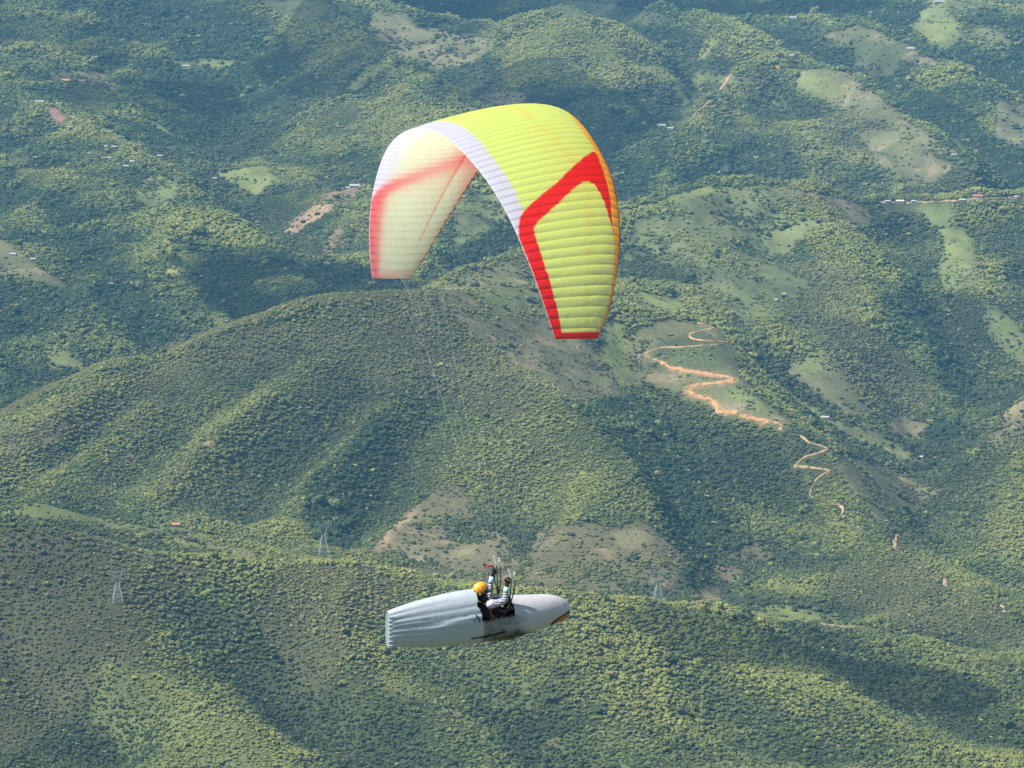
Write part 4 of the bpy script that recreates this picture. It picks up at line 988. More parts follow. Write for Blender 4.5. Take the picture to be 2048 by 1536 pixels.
# local point from a photo pixel, for a given sideways offset Y
def Lp(px, py, Y=0.0):
    t, s = px_ray(px, py); c, sn = math.cos(PSI), math.sin(PSI)
    X = (t * (62 + Y * c) - GO.x + Y * sn) / (c - t * sn)
    yy = 62 + X * sn + Y * c
    return Vector((X, Y, s * yy + CZ - GO.z))
m_line = noisy_mat('line_cord', (.30,.32,.25), (.46,.46,.38), 8, .6)
m_web = noisy_mat('dark_webbing', (.015,.015,.018), (.05,.05,.055), 30, .8)
m_redp = noisy_mat('red_plastic', (.50,.10,.10), (.70,.20,.18), 20, .5)
RT = {-1: Lp(1023, 1158, -.24), 1: Lp(993, 1130, .26)}
CB = {-1: Lp(1019, 1212, -.20), 1: Lp(997, 1192, .20)}
for s in (-1, 1):
    g = MB()
    for k, dx in enumerate((-.035, 0.0, .04)):
        top = RT[s] + Vector((dx * 1.6, 0, -.02 * abs(k - 1)))
        g.tube([CB[s], CB[s] * .5 + top * .5 + Vector((dx * .6, 0, 0)), top], [.013, .010, .008], 5)
    r = g.build('riser', m_web, pg)
    g = MB(); g.tube([RT[s] + Vector((0, 0, .0)), RT[s] + Vector((-.05, 0, .16))], .009, 5); g.tube([RT[s] + Vector((.04, 0, -.02)), RT[s] + Vector((.05, 0, .12))], .009, 5); g.build('line_sleeve', noisy_mat('pale_sleeve', (.7,.7,.62), (.85,.85,.78), 10, .5), r)
    rows = ((.07, .030), (.34, .0), (.64, -.035))
    qs = [.05, .17, .29, .41, .53, .65, .77, .88, .97]
    for c0, dx in rows:
        for k in range(0, 9, 3):
            q3 = [s * q for q in qs[k:k + 3]]
            P3 = [Vector(wing_local(np.array(q), np.array(c0), -.03).tolist()) for q in q3]
            base = RT[s] + Vector((dx, 0, 0)); mid = base + ((P3[0] + P3[1] + P3[2]) / 3 - base) * .62
            g = MB(); g.tube([base, mid], .0009, 4)
            for p in P3:
                j = mid + (p - mid) * .5
                g.tube([mid, p], .0006, 4)
                for dq in (-.025, .025):
                    pq = Vector(wing_local(np.array(s * min(.99, abs(q3[P3.index(p)]) + dq)), np.array(c0), -.03).tolist()); g.tube([j, pq], .0004, 4)
            g.build('suspension_line', m_line, pg)
    # brake lines to the trailing edge
    hand = Lp(1016, 1156, -.27) if s < 0 else Lp(984, 1131, .28)
    mid = hand + (Vector(wing_local(np.array(s * .6), np.array(.99), 0).tolist()) - hand) * .7
    g = MB(); g.tube([hand, mid], .0009, 4)
    for q in (.30, .42, .55, .68, .80, .92):
        p = Vector(wing_local(np.array(s * q), np.array(.995), 0).tolist()); g.tube([mid, p], .0006, 4)
    g.build('brake_line', m_line, pg)
# stabiliser line hanging by the far tip
g = MB(); g.tube([Vector(wing_local(np.array(.78), np.array(1.0), 0).tolist()), mid], .0009, 4); g.build('brake_line', m_line, pg)
# brake handles
g = MB(); a = Lp(985, 1131, .30); b = Lp(969, 1130, .26); g.tube([a, b], .018, 8); g.tube([b, Lp(969, 1135, .26), Lp(976, 1136, .27), a], .010, 6)
bh = g.build('brake_handle', m_redp, pg); g = MB(); g.tube([b + Vector((0, 0, -.02)), b + Vector((-.01, 0, .03))], .016, 6); g.tube([Lp(984, 1129, .3), Lp(985, 1134, .3)], .016, 6); g.build('swivel', m_web, bh)
g = MB(); a = Lp(1009, 1160, -.30); b = Lp(1021, 1158, -.24); g.tube([a, (a + b) / 2 + Vector((0, 0, .03)), b], .015, 8); g.tube([a, Lp(1012, 1164, -.3), Lp(1018, 1164, -.26), b], .009, 6); g.build('brake_handle', m_web, pg)
# ------------------------------------------------------------------ the harness pod
ST = [ # px, top row, bottom row, width (m), squareness
 (775,1222,1293,.20,.75),(782,1219,1293.5,.24,.8),(800,1212.5,1294,.30,.85),(830,1203,1294.5,.38,.9),(860,1195,1294,.45,.95),(890,1187.5,1291.5,.51,1),(920,1181.5,1288.5,.56,1),
 (948,1178,1285.5,.60,1),(965,1180,1283.5,.61,1),(994,1186,1281,.61,1),(1020,1191.5,1279,.59,1),(1043,1190,1271,.57,1),(1053,1189.3,1267,.56,1),(1072,1189,1260,.53,1),(1092,1188.6,1253.5,.48,1),
 (1106,1190,1248.5,.43,1),(1118,1193,1243,.37,1),(1127,1197,1238.5,.30,1),(1133.5,1202,1235,.22,1),(1137.5,1208,1231,.13,1),(1139.6,1217,1221,.02,1)]
ST = np.array(ST)
NSN, NPH = 200, 112
_px = np.r_[np.linspace(775, 1120, 150), 1120 + (1139.6 - 1120) * np.sin(np.linspace(0, np.pi / 2, 51))[1:]]
_tp = np.interp(_px, ST[:, 0], ST[:, 1]); _bt = np.interp(_px, ST[:, 0], ST[:, 2]); _wd = np.interp(_px, ST[:, 0], ST[:, 3]); _sq = np.interp(_px, ST[:, 0], ST[:, 4])
def sm(a):
    for _ in range(4): a = np.r_[a[0], (a[:-2] + 2 * a[1:-1] + a[2:]) / 4, a[-1]]
    return a
_tp, _bt, _wd = sm(_tp), sm(_bt), sm(_wd)
ph = np.linspace(0, 2 * np.pi, NPH, endpoint=False)
topP = np.array([Lp(p, t) for p, t in zip(_px, _tp)]); botP = np.array([Lp(p, t) for p, t in zip(_px, _bt)])
Xs = (topP[:, 0] + botP[:, 0]) / 2; zc = (topP[:, 2] + botP[:, 2]) / 2; hz = (topP[:, 2] - botP[:, 2]) / 2
tilt = topP[:, 0] - botP[:, 0]
def pod_points(inset=0.0, corr=True):
    s, c = np.sin(ph)[None], np.cos(ph)[None]
    e = _sq[:, None]
    sv = np.sign(s) * np.abs(s) ** e; cvv = np.sign(c) * np.abs(c) ** (e * .92)
    Y = -cvv * (_wd[:, None] / 2 - inset); Z = sv * (hz[:, None] - inset); X = Xs[:, None] + 0 * s
    if corr:
        v = (1 - sv) / 2                        # 0 top .. 1 bottom
        side = np.abs(c) ** .5
        tail = np.clip((905 - _px) / 130, 0, 1)[:, None]
        groove = np.abs(np.sin(np.pi * 8 * v)) ** .6
        d = (groove - .6) * (.004 + .015 * tail) * side * (_px < 960)[:, None]
        for row0, row1 in ((1240, 1203), (1254, 1219)):      # two long seams
            rr = row0 + (_px - 780) * (row1 - row0) / 175; vv = (rr - _tp) / (_bt - _tp)
            d = d - .010 * np.exp(-((v - vv[:, None]) / .022)**2) * side * ((_px > 775) & (_px < 958))[:, None]
        # lower flap lies over the fairing
        rc = np.interp(_px, [800,840,870,900,930,959,966], [1262,1252,1243,1232,1224,1219,1219]); vc = ((rc - _tp) / (_bt - _tp))[:, None]
        d = d + .015 * np.clip((v - vc) / .035, 0, 1) * (np.clip((_px - 815) / 60, 0, 1) * (_px < 966))[:, None] * side
        d = d + (fbm(X * 4, Z * 6 + Y * 3, 3, 301) - .5) * .006
        Y = Y - c * d; Z = Z + s * d
    Zw = zc[:, None] + Z; X = X + tilt[:, None] * Z / (2 * hz[:, None] + 1e-6)
    return np.stack([X, Y, Zw], -1)
PP = pod_points()
# pixel coordinates of the pod's surface, as seen on the near side
def loc_px(P):
    c, s = math.cos(PSI), math.sin(PSI)
    Yn = -np.abs(P[..., 1]); x = GO.x + P[..., 0] * c - Yn * s; y = 62 + P[..., 0] * s + Yn * c; z = P[..., 2] + GO.z - CZ
    return to_px(x, y, z)
QX, QY = loc_px(PP)
fidx = np.arange(len(_px) * NPH).reshape(len(_px), NPH)
f4 = np.stack([fidx[:-1], fidx[1:], np.roll(fidx, -1, 1)[1:], np.roll(fidx, -1, 1)[:-1]], -1)
fx = (QX[:-1] + QX[1:]) / 2; fy = (QY[:-1] + QY[1:]) / 2; up = np.sin(ph)[None] > -.05
back_edge = np.interp(fy, [1170,1178,1186,1195,1215,1219,1230,1245,1300], [945,946,951,955,955,959,963,966,967])
front_edge = np.interp(fy, [1186,1192,1211,1231], [1017,1020,1027,1032])
rim = np.interp(fx, [960,1035], [1246.5,1230.5])
is_back = fx < back_edge
opening = (~is_back) & (fx < front_edge) & (fy < rim)
pod = empty('harness_pod', GO, PSI); tag(pod, 'silver grey streamlined harness pod with long inflated tail, enclosing the pilot', 'paragliding harness')
def pod_mat(name):
    m, nt, N, L, b = new_mat(name)
    at = N.new('ShaderNodeAttribute'); at.attribute_name = 'paint'
    tc = N.new('ShaderNodeTexCoord'); no = N.new('ShaderNodeTexNoise'); no.inputs['Scale'].default_value = 55; no.inputs['Detail'].default_value = 6; no.inputs['Roughness'].default_value = .7
    L.new(tc.outputs['Object'], no.inputs['Vector'])
    mr = N.new('ShaderNodeMapRange'); mr.inputs[1].default_value = .3; mr.inputs[2].default_value = .7; mr.inputs[3].default_value = .74; mr.inputs[4].default_value = 1.16; L.new(no.outputs['Fac'], mr.inputs[0])
    mx = N.new('ShaderNodeVectorMath'); mx.operation = 'SCALE'; L.new(at.outputs['Color'], mx.inputs[0]); L.new(mr.outputs[0], mx.inputs['Scale']); L.new(mx.outputs[0], b.inputs['Base Color'])
    n2 = N.new('ShaderNodeTexNoise'); n2.inputs['Scale'].default_value = 9; n2.inputs['Detail'].default_value = 4; L.new(tc.outputs['Object'], n2.inputs['Vector'])
    bp = N.new('ShaderNodeBump'); bp.inputs['Strength'].default_value = .22; bp.inputs['Distance'].default_value = .02; L.new(n2.outputs['Fac'], bp.inputs['Height']); L.new(bp.outputs[0], b.inputs['Normal'])
    b.inputs['Roughness'].default_value = .42; b.inputs['Specular IOR Level'].default_value = .5; b.inputs['Metallic'].default_value = .15
    return m
m_pod = pod_mat('silver_fabric')
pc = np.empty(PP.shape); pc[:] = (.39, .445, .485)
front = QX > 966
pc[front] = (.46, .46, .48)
shade_mottle = np.clip((fbm(QX / 9, QY / 7, 4, 311) - .42) * 3.2, 0, 1)
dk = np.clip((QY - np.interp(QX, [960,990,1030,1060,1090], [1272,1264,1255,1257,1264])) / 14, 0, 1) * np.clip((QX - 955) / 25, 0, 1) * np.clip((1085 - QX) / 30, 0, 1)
gz = (np.clip((QX - 966) / 3, 0, 1) * np.clip((1062 - QX) / 34, 0, 1) * np.clip((QY - 1222) / 14, 0, 1) * (.62 + .5 * shade_mottle))[..., None]; gz = np.clip(gz, 0, .9); pc = pc * (1 - gz) + np.array((.115, .135, .135)) * gz  # dark worn front fabric, with mottled shade and ground reflection painted in
k = np.clip(dk * (.78 + .6 * shade_mottle), 0, 1)[..., None]; pc = pc * (1 - k) + np.array((.018, .024, .020)) * k  # black lower fabric, its underside shade deepened in the colour
pink = (np.exp(-((QX - 1100) / 22)**2 - ((QY - 1212) / 9)**2) * .35)[..., None]; pc = pc * (1 - pink) + np.array((.55, .40, .38)) * pink
nose = inpoly(QX, QY, [(1100,1248),(1111,1239),(1121,1232),(1131,1226),(1138,1220),(1145,1240),(1125,1255),(1100,1260)]); nose2 = inpoly(QX, QY, [(1108,1247),(1116,1239),(1128,1231),(1136,1226),(1142,1238),(1125,1255),(1108,1256)])
pc[nose] = (.03, .02, .02); pc[nose2] = (.42, .14, .03)
def part_from(mask, name, P, mat, colors=None, flip=False, parent=pod):
    F_ = f4[mask]; F_ = F_[:, ::-1] if flip else F_
    u, inv = np.unique(F_, return_inverse=True); me = np_mesh(name, P.reshape(-1, 3)[u], inv.reshape(F_.shape))
    if colors is not None: set_col(me, 'paint', colors.reshape(-1, 3)[u])
    return link(name, me, parent, [mat])
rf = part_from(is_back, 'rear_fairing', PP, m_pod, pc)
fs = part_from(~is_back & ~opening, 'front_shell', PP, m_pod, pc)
PI_ = pod_points(.018, False)
m_lin = noisy_mat('black_lining', (.008,.008,.010), (.03,.026,.03), 18, .9)
part_from(is_back & (fx > 790), 'lining', PI_, m_lin, None, True, rf); part_from(~is_back & ~opening, 'lining', PI_, m_lin, None, True, fs)
# tail end: blunt, scalloped edge
V = np.vstack([PP[0], PP[0].mean(0, keepdims=True) + np.array([[.02, 0, 0]])]); F_ = np.array([(i, (i + 1) % NPH, NPH) for i in range(NPH)])
me = np_mesh('tail_panel', V, F_); set_col(me, 'paint', np.tile((.24, .30, .32), (len(V), 1))); link('tail_panel', me, pod, [m_pod])
g = MB()
for i in range(1, 9):
    v = i / 8.5; z = zc[0] + hz[0] * (1 - 2 * v); g.tube([(Xs[0] + .0, -.09, z), (Xs[0] - .02, -.10, z), (Xs[0] + .05, -.112, z)], .008, 5)
g.build('tail_piping', noisy_mat('pale_piping', (.45,.55,.58), (.6,.7,.72), 10, .6), pod)
def near_y(px, py):
    """surface Y of the pod's near side under photo pixel (centre-plane coordinates)"""
    d_ = np.hypot(QX - px, QY - py) + (np.cos(ph) < 0)[None] * 99; k_ = np.argsort(d_.ravel())[:4]; w_ = 1 / (d_.ravel()[k_] + .05); return (PP.reshape(-1, 3)[k_] * w_[:, None]).sum(0) / w_.sum()
def strip(name, pts, r, mat, parent, lift=.016):
    g = MB(); P = []
    for p in pts: a = near_y(*p); P.append(Vector((a[0], a[1] - lift, a[2])))
    g.tube(P, r, 6); return g.build(name, mat, parent)
def dense(pts, n=8):
    out = []
    for a, b in zip(pts[:-1], pts[1:]):
        for k in range(n): out.append((a[0] + (b[0] - a[0]) * k / n, a[1] + (b[1] - a[1]) * k / n))
    return out + [pts[-1]]
strip('strap', dense([(942,1277.5),(965,1274.5),(990,1269),(1010,1263)]), [.010] * 8 + [.014] * 8 + [.018] * 9, m_lin, pod)
m_mark = noisy_mat('dark_print', (.03,.045,.05), (.06,.08,.08), 20, .6)
strip('emblem', dense([(948.5,1244.5),(949,1240),(950.5,1235.5),(952.5,1232.6),(955,1233),(957.5,1237),(959.5,1241.5),(959,1244.5)], 3), .011, m_mark, rf)
strip('emblem', dense([(951,1228.5),(951.6,1230)], 2), .012, m_mark, rf)
# rim binding of the cockpit
strip('rim_binding', dense([(966,1245.5),(985,1241),(1010,1236),(1032,1231)], 6), .007, m_lin, fs, .0)
# black seat and body wrap inside the opening
m_seat = noisy_mat('black_padding', (.005,.004,.005), (.014,.009,.010), 14, .85)
def loft(name, secs, mat, parent, n=28, smooth=True):
    """closed body lofted through ellipses (centre, half width Y, half height Z)"""
    V = []; F_ = []
    for c, wy, wz in secs:
        for k in range(n):
            a = 2 * math.pi * k / n; V.append((c[0], c[1] + wy * math.cos(a), c[2] + wz * math.sin(a)))
    for i in range(len(secs) - 1):
        for k in range(n): F_.append((i * n + k, i * n + (k + 1) % n, (i + 1) * n + (k + 1) % n, (i + 1) * n + k))
    F_ += [tuple(range(n))[::-1], tuple((len(secs) - 1) * n + k for k in range(n))]
    me = bpy.data.meshes.new(name); me.from_pydata(V, [], F_); me.polygons.foreach_set('use_smooth', [smooth] * len(F_)); me.update(); return link(name, me, parent, [mat])
loft('seat', [(Lp(952,1236), .17, .26), (Lp(960,1238), .23, .28), (Lp(975,1243), .265, .27), (Lp(995,1244), .275, .245), (Lp(1010,1243), .25, .22), (Lp(1022,1243), .2, .19)], m_seat, pod)
g = MB(); g.box(Lp(993,1199,.02), (.20, .26, .05), rot=Matrix.Rotation(-.25, 3, 'Y')); ip = g.build('instrument_panel', noisy_mat('grey_plastic', (.05,.055,.06), (.10,.11,.12), 12, .4), pod)
g = MB(); g.box(Lp(992,1195.5,.02), (.10, .09, .03), rot=Matrix.Rotation(-.25, 3, 'Y')); g.build('instrument', noisy_mat('black_screen', (.01,.01,.012), (.03,.03,.035), 5, .15), ip)
for s in (-1, 1):
    g = MB(); c = CB[s]; g.tube([c + Vector((0, 0, -.03)), c + Vector((.02, 0, 0)), c + Vector((0, 0, .03)), c + Vector((-.02, 0, 0)), c + Vector((0, 0, -.03))], .008, 6)
    g.build('carabiner', m_redp if s > 0 else m_web, pod)
    g = MB(); g.tube([c, c * .4 + Lp(1003, 1240, s * .22) * .6, Lp(1003, 1246, s * .22)], .02, 6); g.build('hang_strap', m_web, pod)
# ------------------------------------------------------------------ the pilot
def skin(name, chains, mat, parent, sub=2, root=0):
    """chains: list of lists of (point, radius); points shared by exact value are joined"""
    pts = []; rad = []; key = {}; E = []
    for ch in chains:
        prev = None
        for p, r in ch:
            k = tuple(round(v, 4) for v in p)
            if k not in key: key[k] = len(pts); pts.append(Vector(p)); rad.append(r)
            i = key[k]
            if prev is not None and prev != i: E.append((prev, i))
            prev = i
    me = bpy.data.meshes.new(name + '_cage'); me.from_pydata(pts, E, []); me.update()
    o = bpy.data.objects.new('tmp_' + name, me); COL.objects.link(o)
    m = o.modifiers.new('s', 'SKIN'); m.use_smooth_shade = True; m.branch_smoothing = .4
    sv = me.skin_vertices[0].data
    for i, r in enumerate(rad): sv[i].radius = r if hasattr(r, '__len__') else (r, r); sv[i].use_root = (i == root)
    s2 = o.modifiers.new('b', 'SUBSURF'); s2.levels = sub; s2.render_levels = sub
    dg = bpy.context.evaluated_depsgraph_get(); ev = o.evaluated_get(dg); m2 = bpy.data.meshes.new_from_object(ev); m2.name = name
    bpy.data.objects.remove(o); m2.materials.clear()
    for p in m2.polygons: p.use_smooth = True
    return link(name, m2, parent, mat if isinstance(mat, list) else [mat])
m_skin = noisy_mat('skin', (.26,.13,.075), (.36,.19,.11), 25, .55, .4)
m_helm = noisy_mat('orange_helmet', (.74,.27,.012), (.82,.33,.02), 6, .28, .5, coat=.4)
m_black = noisy_mat('black_cloth', (.010,.009,.011), (.030,.022,.024), 22, .8)
m_glove = noisy_mat('black_glove', (.018,.012,.012), (.05,.032,.03), 40, .7)
m_cuff = noisy_mat('light_blue_cuff', (.34,.58,.68), (.46,.70,.78), 14, .8)
# striped sleeve
m_slv, nt, N, L, b = new_mat('grey_striped_sleeve')
tc = N.new('ShaderNodeTexCoord'); wv = N.new('ShaderNodeTexWave'); wv.bands_direction = 'Z'; wv.inputs['Scale'].default_value = 7.5; wv.inputs['Distortion'].default_value = 5.0; wv.inputs['Detail'].default_value = 3; wv.inputs['Detail Scale'].default_value = 2.2
L.new(tc.outputs['Object'], wv.inputs['Vector']); r = N.new('ShaderNodeValToRGB'); r.color_ramp.elements[0].position = .18; r.color_ramp.elements[0].color = (.13,.16,.20,1); r.color_ramp.elements[1].position = .5; r.color_ramp.elements[1].color = (.50,.53,.56,1)
L.new(wv.outputs['Fac'], r.inputs[0]); L.new(r.outputs[0], b.inputs['Base Color']); b.inputs['Roughness'].default_value = .75
bp = N.new('ShaderNodeBump'); bp.inputs['Strength'].default_value = .8; bp.inputs['Distance'].default_value = .03; L.new(wv.outputs['Fac'], bp.inputs['Height']); L.new(bp.outputs[0], b.inputs['Normal'])
pilot = empty('person', GO, PSI); tag(pilot, 'reclining pilot in orange helmet and grey striped sleeves, both gloved hands raised to the brakes', 'person')
pel = Lp(1006, 1236); sp = Lp(991, 1227); chest = Lp(977, 1213); nk = Lp(968, 1199); hb_ = Lp(966, 1191); hc = Lp(964.5, 1182); ht = Lp(963.5, 1174)
ARM = {-1: [Lp(982, 1208, -.20), Lp(1010, 1203, -.27), Lp(1013, 1175, -.27), Lp(1014, 1167, -.27)], 1: [Lp(970, 1206, .20), Lp(978, 1188, .30), Lp(984, 1154, .27), Lp(987.5, 1146, .27)]}
ch = [[(pel, .15), (sp, .14), (chest, .16), (nk, .065), (hb_, .075), (hc, (.095, .105)), (ht, .07)]]
for s in (-1, 1):
    A = ARM[s]; ch.append([(chest, .16), (A[0], .062), ((A[0] + A[1]) / 2, .05), (A[1], .043), ((A[1] + A[2]) / 2, .040), (A[2], .026), (A[3], (.034, .022))])
    hip = pel + Vector((.04, s * .10, -.01)); ch.append([(pel, .15), (hip, .09), (Lp(1056, 1222, s * .10), .062), (Lp(1108, 1221, s * .07), .042), (Lp(1119, 1215, s * .07), .04)])
# nose, chin and ears belong to the head
ch.append([(hc, (.095, .105)), (hc + Vector((.112, 0, -.015)), .014)]); ch.append([(hb_, .075), (hb_ + Vector((.085, 0, .012)), .032)])
for s in (-1, 1): ch.append([(hc, (.095, .105)), (hc + Vector((.0, s * .105, -.01)), .018)])
# fingers root in the palms
FING = {}
for s in (-1, 1):
    A = ARM[s]; d = (A[3] - A[2]).normalized(); side = Vector((1, 0, 0)); fwd = Vector((0, s * -1, 0)); FING[s] = []
    for k in range(4):
        o_ = side * (.027 - .018 * k); l = [.030, .034, .032, .025][k]; base = A[3] + o_ + d * .022
        FING[s].append([(A[3], .02), (base, .0095), (base + d * l, .009), (base + d * l + Vector((-.004, s * .026, .006)), .0085), (base + d * (l - .02) + Vector((0, s * .040, 0)), .0075)])
    tb = A[3] + side * .034 - d * .01; FING[s].append([(A[3], .02), (tb, .011), (tb + side * .016 + d * .022, .010), (tb + side * .012 + d * .045 + Vector((0, s * .012, 0)), .009)])
    ch += FING[s]
skin('body', ch, m_skin, pilot, 2)
# clothes
vest = skin('jacket', [[(pel, .175), (sp, .17), (chest, .19), (nk + Vector((-.005, 0, -.02)), .085)], [(chest, .19), (ARM[-1][0] + Vector((-.02, .03, -.02)), .08)], [(chest, .19), (ARM[1][0] + Vector((-.02, -.03, -.02)), .08)]], m_black, pilot, 2)
for s in (-1, 1):
    A = ARM[s]; f = A[1] + (A[2] - A[1]) * .72
    sl_ = skin('sleeve', [[(A[0] + (chest - A[0]) * .10, .075), (A[0], .085), (A[0] + (A[1] - A[0]) * .5, .066), (A[1], .064), (A[1] + (A[2] - A[1]) * .4, .057), (f, .046)]], m_slv, vest, 2)
    g = MB(); g.tube([f - (A[2] - A[1]) * .06, f + (A[2] - A[1]) * .12, A[2] + (A[2] - A[1]).normalized() * .01], [.047, .043, .037], 14); g.build('cuff', m_cuff, sl_, True)
    gl_ = [[(A[2] - (A[2] - A[1]) * .05, .036), (A[2], .034), (A[3], (.042, .030))]]
    for fch in FING[s]: gl_.append([(p, (.042, .030) if i == 0 else r_ + .0035) for i, (p, r_) in enumerate(fch)])
    skin('glove', gl_, m_glove, pilot, 2)
# cream shoulder pad seen on the near arm
loft('shoulder_patch', [(ARM[-1][0] + Vector((-.075, -.01, -.01)), .03, .03), (ARM[-1][0] + Vector((-.05, -.01, -.005)), .058, .058), (ARM[-1][0] + Vector((0, -.01, 0)), .074, .076), (ARM[-1][0] + Vector((.045, -.01, 0)), .066, .066), (ARM[-1][0] + Vector((.075, 0, .0)), .04, .04)], noisy_mat('pale_cloth', (.36,.36,.40), (.50,.50,.54), 9, .8), vest)
# trousers inside the pod
skin('trousers', [[(pel + Vector((0, 0, -.005)), .165), (pel + Vector((.04, -.10, -.01)), .10), (Lp(1056, 1222, -.10), .072), (Lp(1104, 1221, -.07), .052)], [(pel + Vector((0, 0, -.005)), .165), (pel + Vector((.04, .10, -.01)), .10), (Lp(1056, 1222, .10), .072), (Lp(1104, 1221, .07), .052)]], m_black, pilot, 1)
# balaclava, sunglasses
skin('balaclava', [[(nk + Vector((-.01, 0, -.03)), .10), (nk + Vector((-.012, 0, .02)), .088), (hb_ + Vector((-.02, 0, -.005)), (.092, .085)), (hc + Vector((-.02, 0, -.01)), (.10, .098))]], m_black, pilot, 2)
g = MB(); hcx = hc + Vector((0, 0, .004))
arc = [hcx + Vector((.112 * math.cos(a), .108 * math.sin(a), -.004)) for a in np.linspace(-1.35, 1.35, 15)]
g.tube(arc, [.010] + [.017] * 3 + [.024] * 7 + [.017] * 3 + [.010], 8); g.build('sunglasses', noisy_mat('dark_lens', (.012,.012,.016), (.03,.03,.04), 4, .12, .7), pilot, True)
g = MB(); g.box(Lp(960.5, 1189, -.10), (.022, .012, .022)); g.build('chin_strap_clip', noisy_mat('white_clip', (.7,.7,.7), (.85,.85,.85), 4, .5), pilot)
# helmet
V = []; nA, nB = 40, 22; R1 = .128
hm = Matrix.Rotation(.50, 3, 'Y'); hcen = Lp(960.5, 1178.5)
V = []; cut = []
for j in range(nB + 1):
    th = math.pi * .60 * j / nB
    for i in range(nA):
        a = 2 * math.pi * i / nA; lim = 1.0 - (.16 if j > nB * .7 else 0) * 0
        x = math.sin(th) * math.cos(a) * 1.10; y = math.sin(th) * math.sin(a) * .94; z = math.cos(th)
        V.append(Vector((x, y, z)) * R1 * .93)
def hx(v): return Matrix.Rotation(-.55, 3, 'Y') @ v + hcen
F_ = [(j * nA + i, j * nA + (i + 1) % nA, (j + 1) * nA + (i + 1) % nA, (j + 1) * nA + i) for j in range(nB) for i in range(nA)]
me = bpy.data.meshes.new('helmet'); me.from_pydata([hx(v) for v in V], [], F_); me.polygons.foreach_set('use_smooth', [True] * len(F_)); me.update(); he = link('helmet', me, pilot, [m_helm])
g = MB(); ring = [hx(V[nB * nA + (i % nA)]) for i in range(nA + 1)]; g.tube(ring, .012, 6); g.build('helmet_trim', m_black, he, True)
for (pa, pb) in ((.25, .6), (.9, .7), (-.4, .6)):
    g = MB(); th = math.pi * .60 * pb; a = -math.pi / 2 + pa
    c = Vector((math.sin(th) * math.cos(a) * 1.10, math.sin(th) * math.sin(a) * .94, math.cos(th))) * R1 * .945; g.box(hx(c), (.022, .008, .007)); g.build('vent', m_black, he)

# ------------------------------------------------------------------ another glider far off, and a bird
t, s = px_ray(1553, 138); D2 = 4800.0
fg = empty('paraglider', (float(t) * D2, D2, float(s) * D2 + CZ), math.radians(35)); tag(fg, 'tiny orange paraglider far away over the upper right forest', 'paraglider')
m_or = noisy_mat('orange_fabric', (.78,.22,.05), (.9,.34,.10), .5, .6)
V = []; n1, n2 = 33, 8
for i in range(n1):
    q = -1 + 2 * i / (n1 - 1); a = q * 1.25; w = 2.6 * math.sqrt(max(.08, 1 - abs(q) ** 2.4))
    for j in range(n2):
        u = j / (n2 - 1); th_ = .32 * math.sin(math.pi * u ** .6) * (1 if True else 0); V.append((w * (.5 - u), 4.9 * math.sin(a), 4.4 * math.cos(a) - 1.0 + th_ + (.08 if i % 2 else 0)))
for i in range(n1):
    for j in range(n2): x, y, z = V[i * n2 + j]; V.append((x, y, z - .28))
F_ = [tuple(a) for a in grid_faces(n1, n2)]; F_ += [tuple(n1 * n2 + k for k in a[::-1]) for a in F_]
me = bpy.data.meshes.new('canopy'); me.from_pydata(V, [], F_); me.update(); link('canopy', me, fg, [m_or])
g = MB()
for q in (-.9, -.5, 0, .5, .9): g.tube([(0, 4.9 * math.sin(q * 1.25), 4.4 * math.cos(q * 1.25) - 1), (0, .2 * q, -4.2)], .02, 4)
g.build('suspension_lines', m_line, fg)
far_p = empty('person', fg.location + Vector((0, 0, -4.6)), math.radians(35)); tag(far_p, 'tiny dark pilot hanging below the distant orange paraglider', 'person')
skin('body', [[((-.5, 0, -.1), .2), ((-.1, 0, .0), .24), ((.15, 0, .35), .2), ((.2, 0, .6), .1), ((.2, 0, .75), .13)], [((-.5, 0, -.1), .2), ((.5, .1, -.15), .12), ((1.0, .1, -.1), .09)], [((.15, 0, .35), .2), ((.2, .25, .4), .08), ((.25, .3, .8), .05)], [((.15, 0, .35), .2), ((.2, -.25, .4), .08), ((.25, -.3, .8), .05)]], m_black, far_p, 1)
t, s = px_ray(1194, 16); D3 = 1500.0
bd = empty('bird', (float(t) * D3, D3, float(s) * D3 + CZ), .6); tag(bd, 'small dark bird soaring at the top edge right of centre', 'bird')
m_bird = noisy_mat('black_feathers', (.012,.012,.014), (.03,.028,.028), 12, .7)
skin('body', [[((-.32, 0, 0), .05), ((-.12, 0, 0), .10), ((.10, 0, 0), .11), ((.24, 0, .03), .05), ((.31, 0, .04), .045), ((.37, 0, .03), .015)]], m_bird, bd, 1)
for sd in (-1, 1):
    V = []
    for x0, x1, y, z in ((.14, -.14, .06, .04), (.20, -.15, .3, .10), (.16, -.17, .55, .17), (.02, -.16, .80, .25), (-.10, -.18, .92, .29)):
        for dz in (.012, -.012): V += [(x0, sd * y, z + dz), (x1, sd * y, z + dz)]
    F_ = []
    for i in range(4):
        a = i * 4; F_ += [(a, a + 1, a + 5, a + 4), (a + 2, a + 6, a + 7, a + 3), (a, a + 4, a + 6, a + 2), (a + 1, a + 3, a + 7, a + 5)]
    F_ += [(0, 2, 3, 1), (16, 17, 19, 18)]
    me = bpy.data.meshes.new('wing'); me.from_pydata(V, [], F_); me.update(); link('wing', me, bd, [m_bird])
V = [(-.25, -.05, .012), (-.25, .05, .012), (-.52, .11, .012), (-.52, -.11, .012)]; V += [(x, y, -.012) for x, y, z in V]
me = bpy.data.meshes.new('tail'); me.from_pydata(V, [], [(0, 1, 2, 3), (7, 6, 5, 4), (0, 4, 5, 1), (1, 5, 6, 2), (2, 6, 7, 3), (3, 7, 4, 0)]); me.update(); link('tail', me, bd, [m_bird])

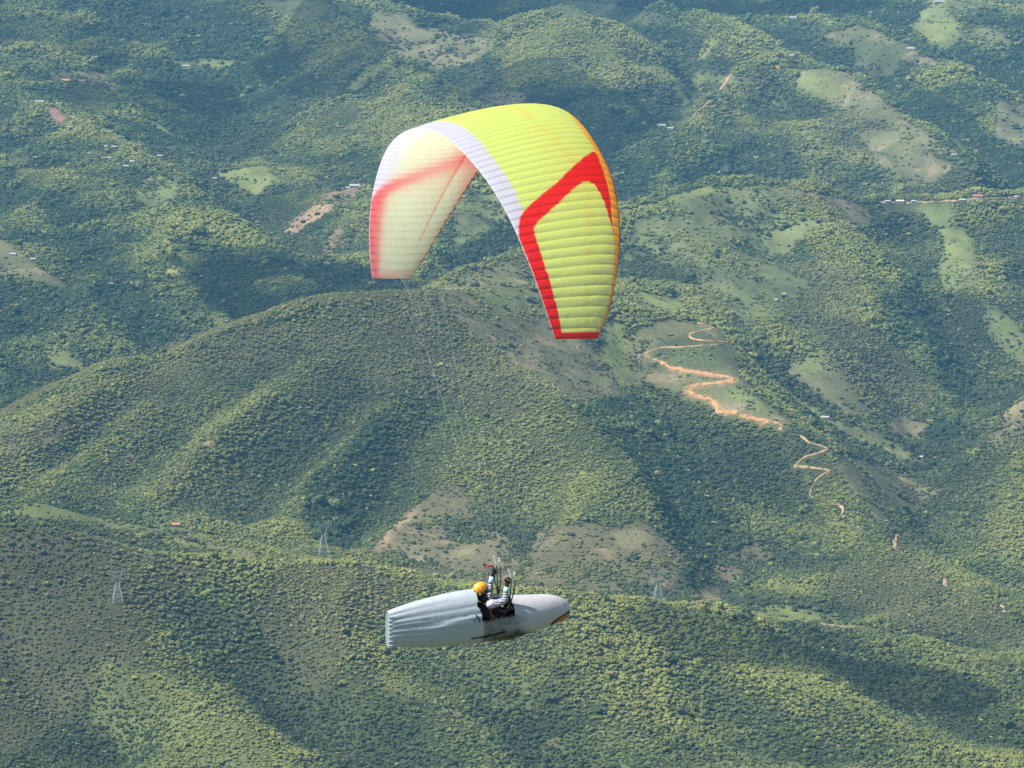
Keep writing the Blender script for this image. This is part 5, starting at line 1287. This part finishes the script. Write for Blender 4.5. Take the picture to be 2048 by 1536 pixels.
# ------------------------------------------------------------------ fair-weather clouds above the frame; their shadows lie on the far slopes
mc = bpy.data.materials.new('cloud'); mc.use_nodes = True; N = mc.node_tree.nodes; L = mc.node_tree.links; N.remove(N['Principled BSDF'])
a = N.new('ShaderNodeBsdfDiffuse'); a.inputs[0].default_value = (.9, .9, .92, 1); t_ = N.new('ShaderNodeBsdfTransparent'); t_.inputs[0].default_value = (1, 1, 1, 1); m1 = N.new('ShaderNodeMixShader')
m1.inputs[0].default_value = .34; L.new(t_.outputs[0], m1.inputs[1]); L.new(a.outputs[0], m1.inputs[2]); L.new(m1.outputs[0], N['Material Output'].inputs['Surface'])
for k, (px, py, sx, sy) in enumerate(((600, 560, 170, 240), (650, 110, 170, 430), (1150, 270, 210, 330), (1120, -10, 520, 420), (860, 0, 260, 220), (1480, -5, 330, 330), (300, 190, 150, 260), (1030, 180, 160, 200), (60, 60, 160, 200), (1640, 1335, 150, 60))):
    h = hit(px, py); tgt = Vector((h[0], h[1], h[2] + CZ)); T = (CZ + 700 - tgt.z) / SUN_DIR.z; c = tgt + SUN_DIR * T
    v, f = ico(4); n = fbm(v[:, 0] * 1.6 + v[:, 2] + k * 9, v[:, 1] * 1.6 - v[:, 2] + k * 5, 4, 401)
    v = v * (.55 + .9 * n)[:, None] * np.array([sx, sy, 110.0]); v[:, 2] = np.where(v[:, 2] < 0, v[:, 2] * .25, v[:, 2])
    o = link('cloud', np_mesh('cloud', v, f, True), None, [mc]); o.location = c; tag(o, kind='structure')
# ------------------------------------------------------------------ the air between here and the far ridges
mh = bpy.data.materials.new('haze_air'); mh.use_nodes = True
hn = mh.node_tree.nodes; hn.remove(hn['Principled BSDF'])
pv = hn.new('ShaderNodeVolumePrincipled'); pv.inputs['Color'].default_value = (.25, .64, 1.0, 1); pv.inputs['Density'].default_value = 2.4e-5; pv.inputs['Anisotropy'].default_value = 0.0
mh.node_tree.links.new(pv.outputs[0], hn['Material Output'].inputs['Volume'])
hb = MB(); zb, zt = CZ - 1121, CZ + 12
hb.box((0, 5700, (zb + zt) / 2), (7000, 12400, zt - zb)); o = hb.build('haze', mh); tag(o, kind='stuff')
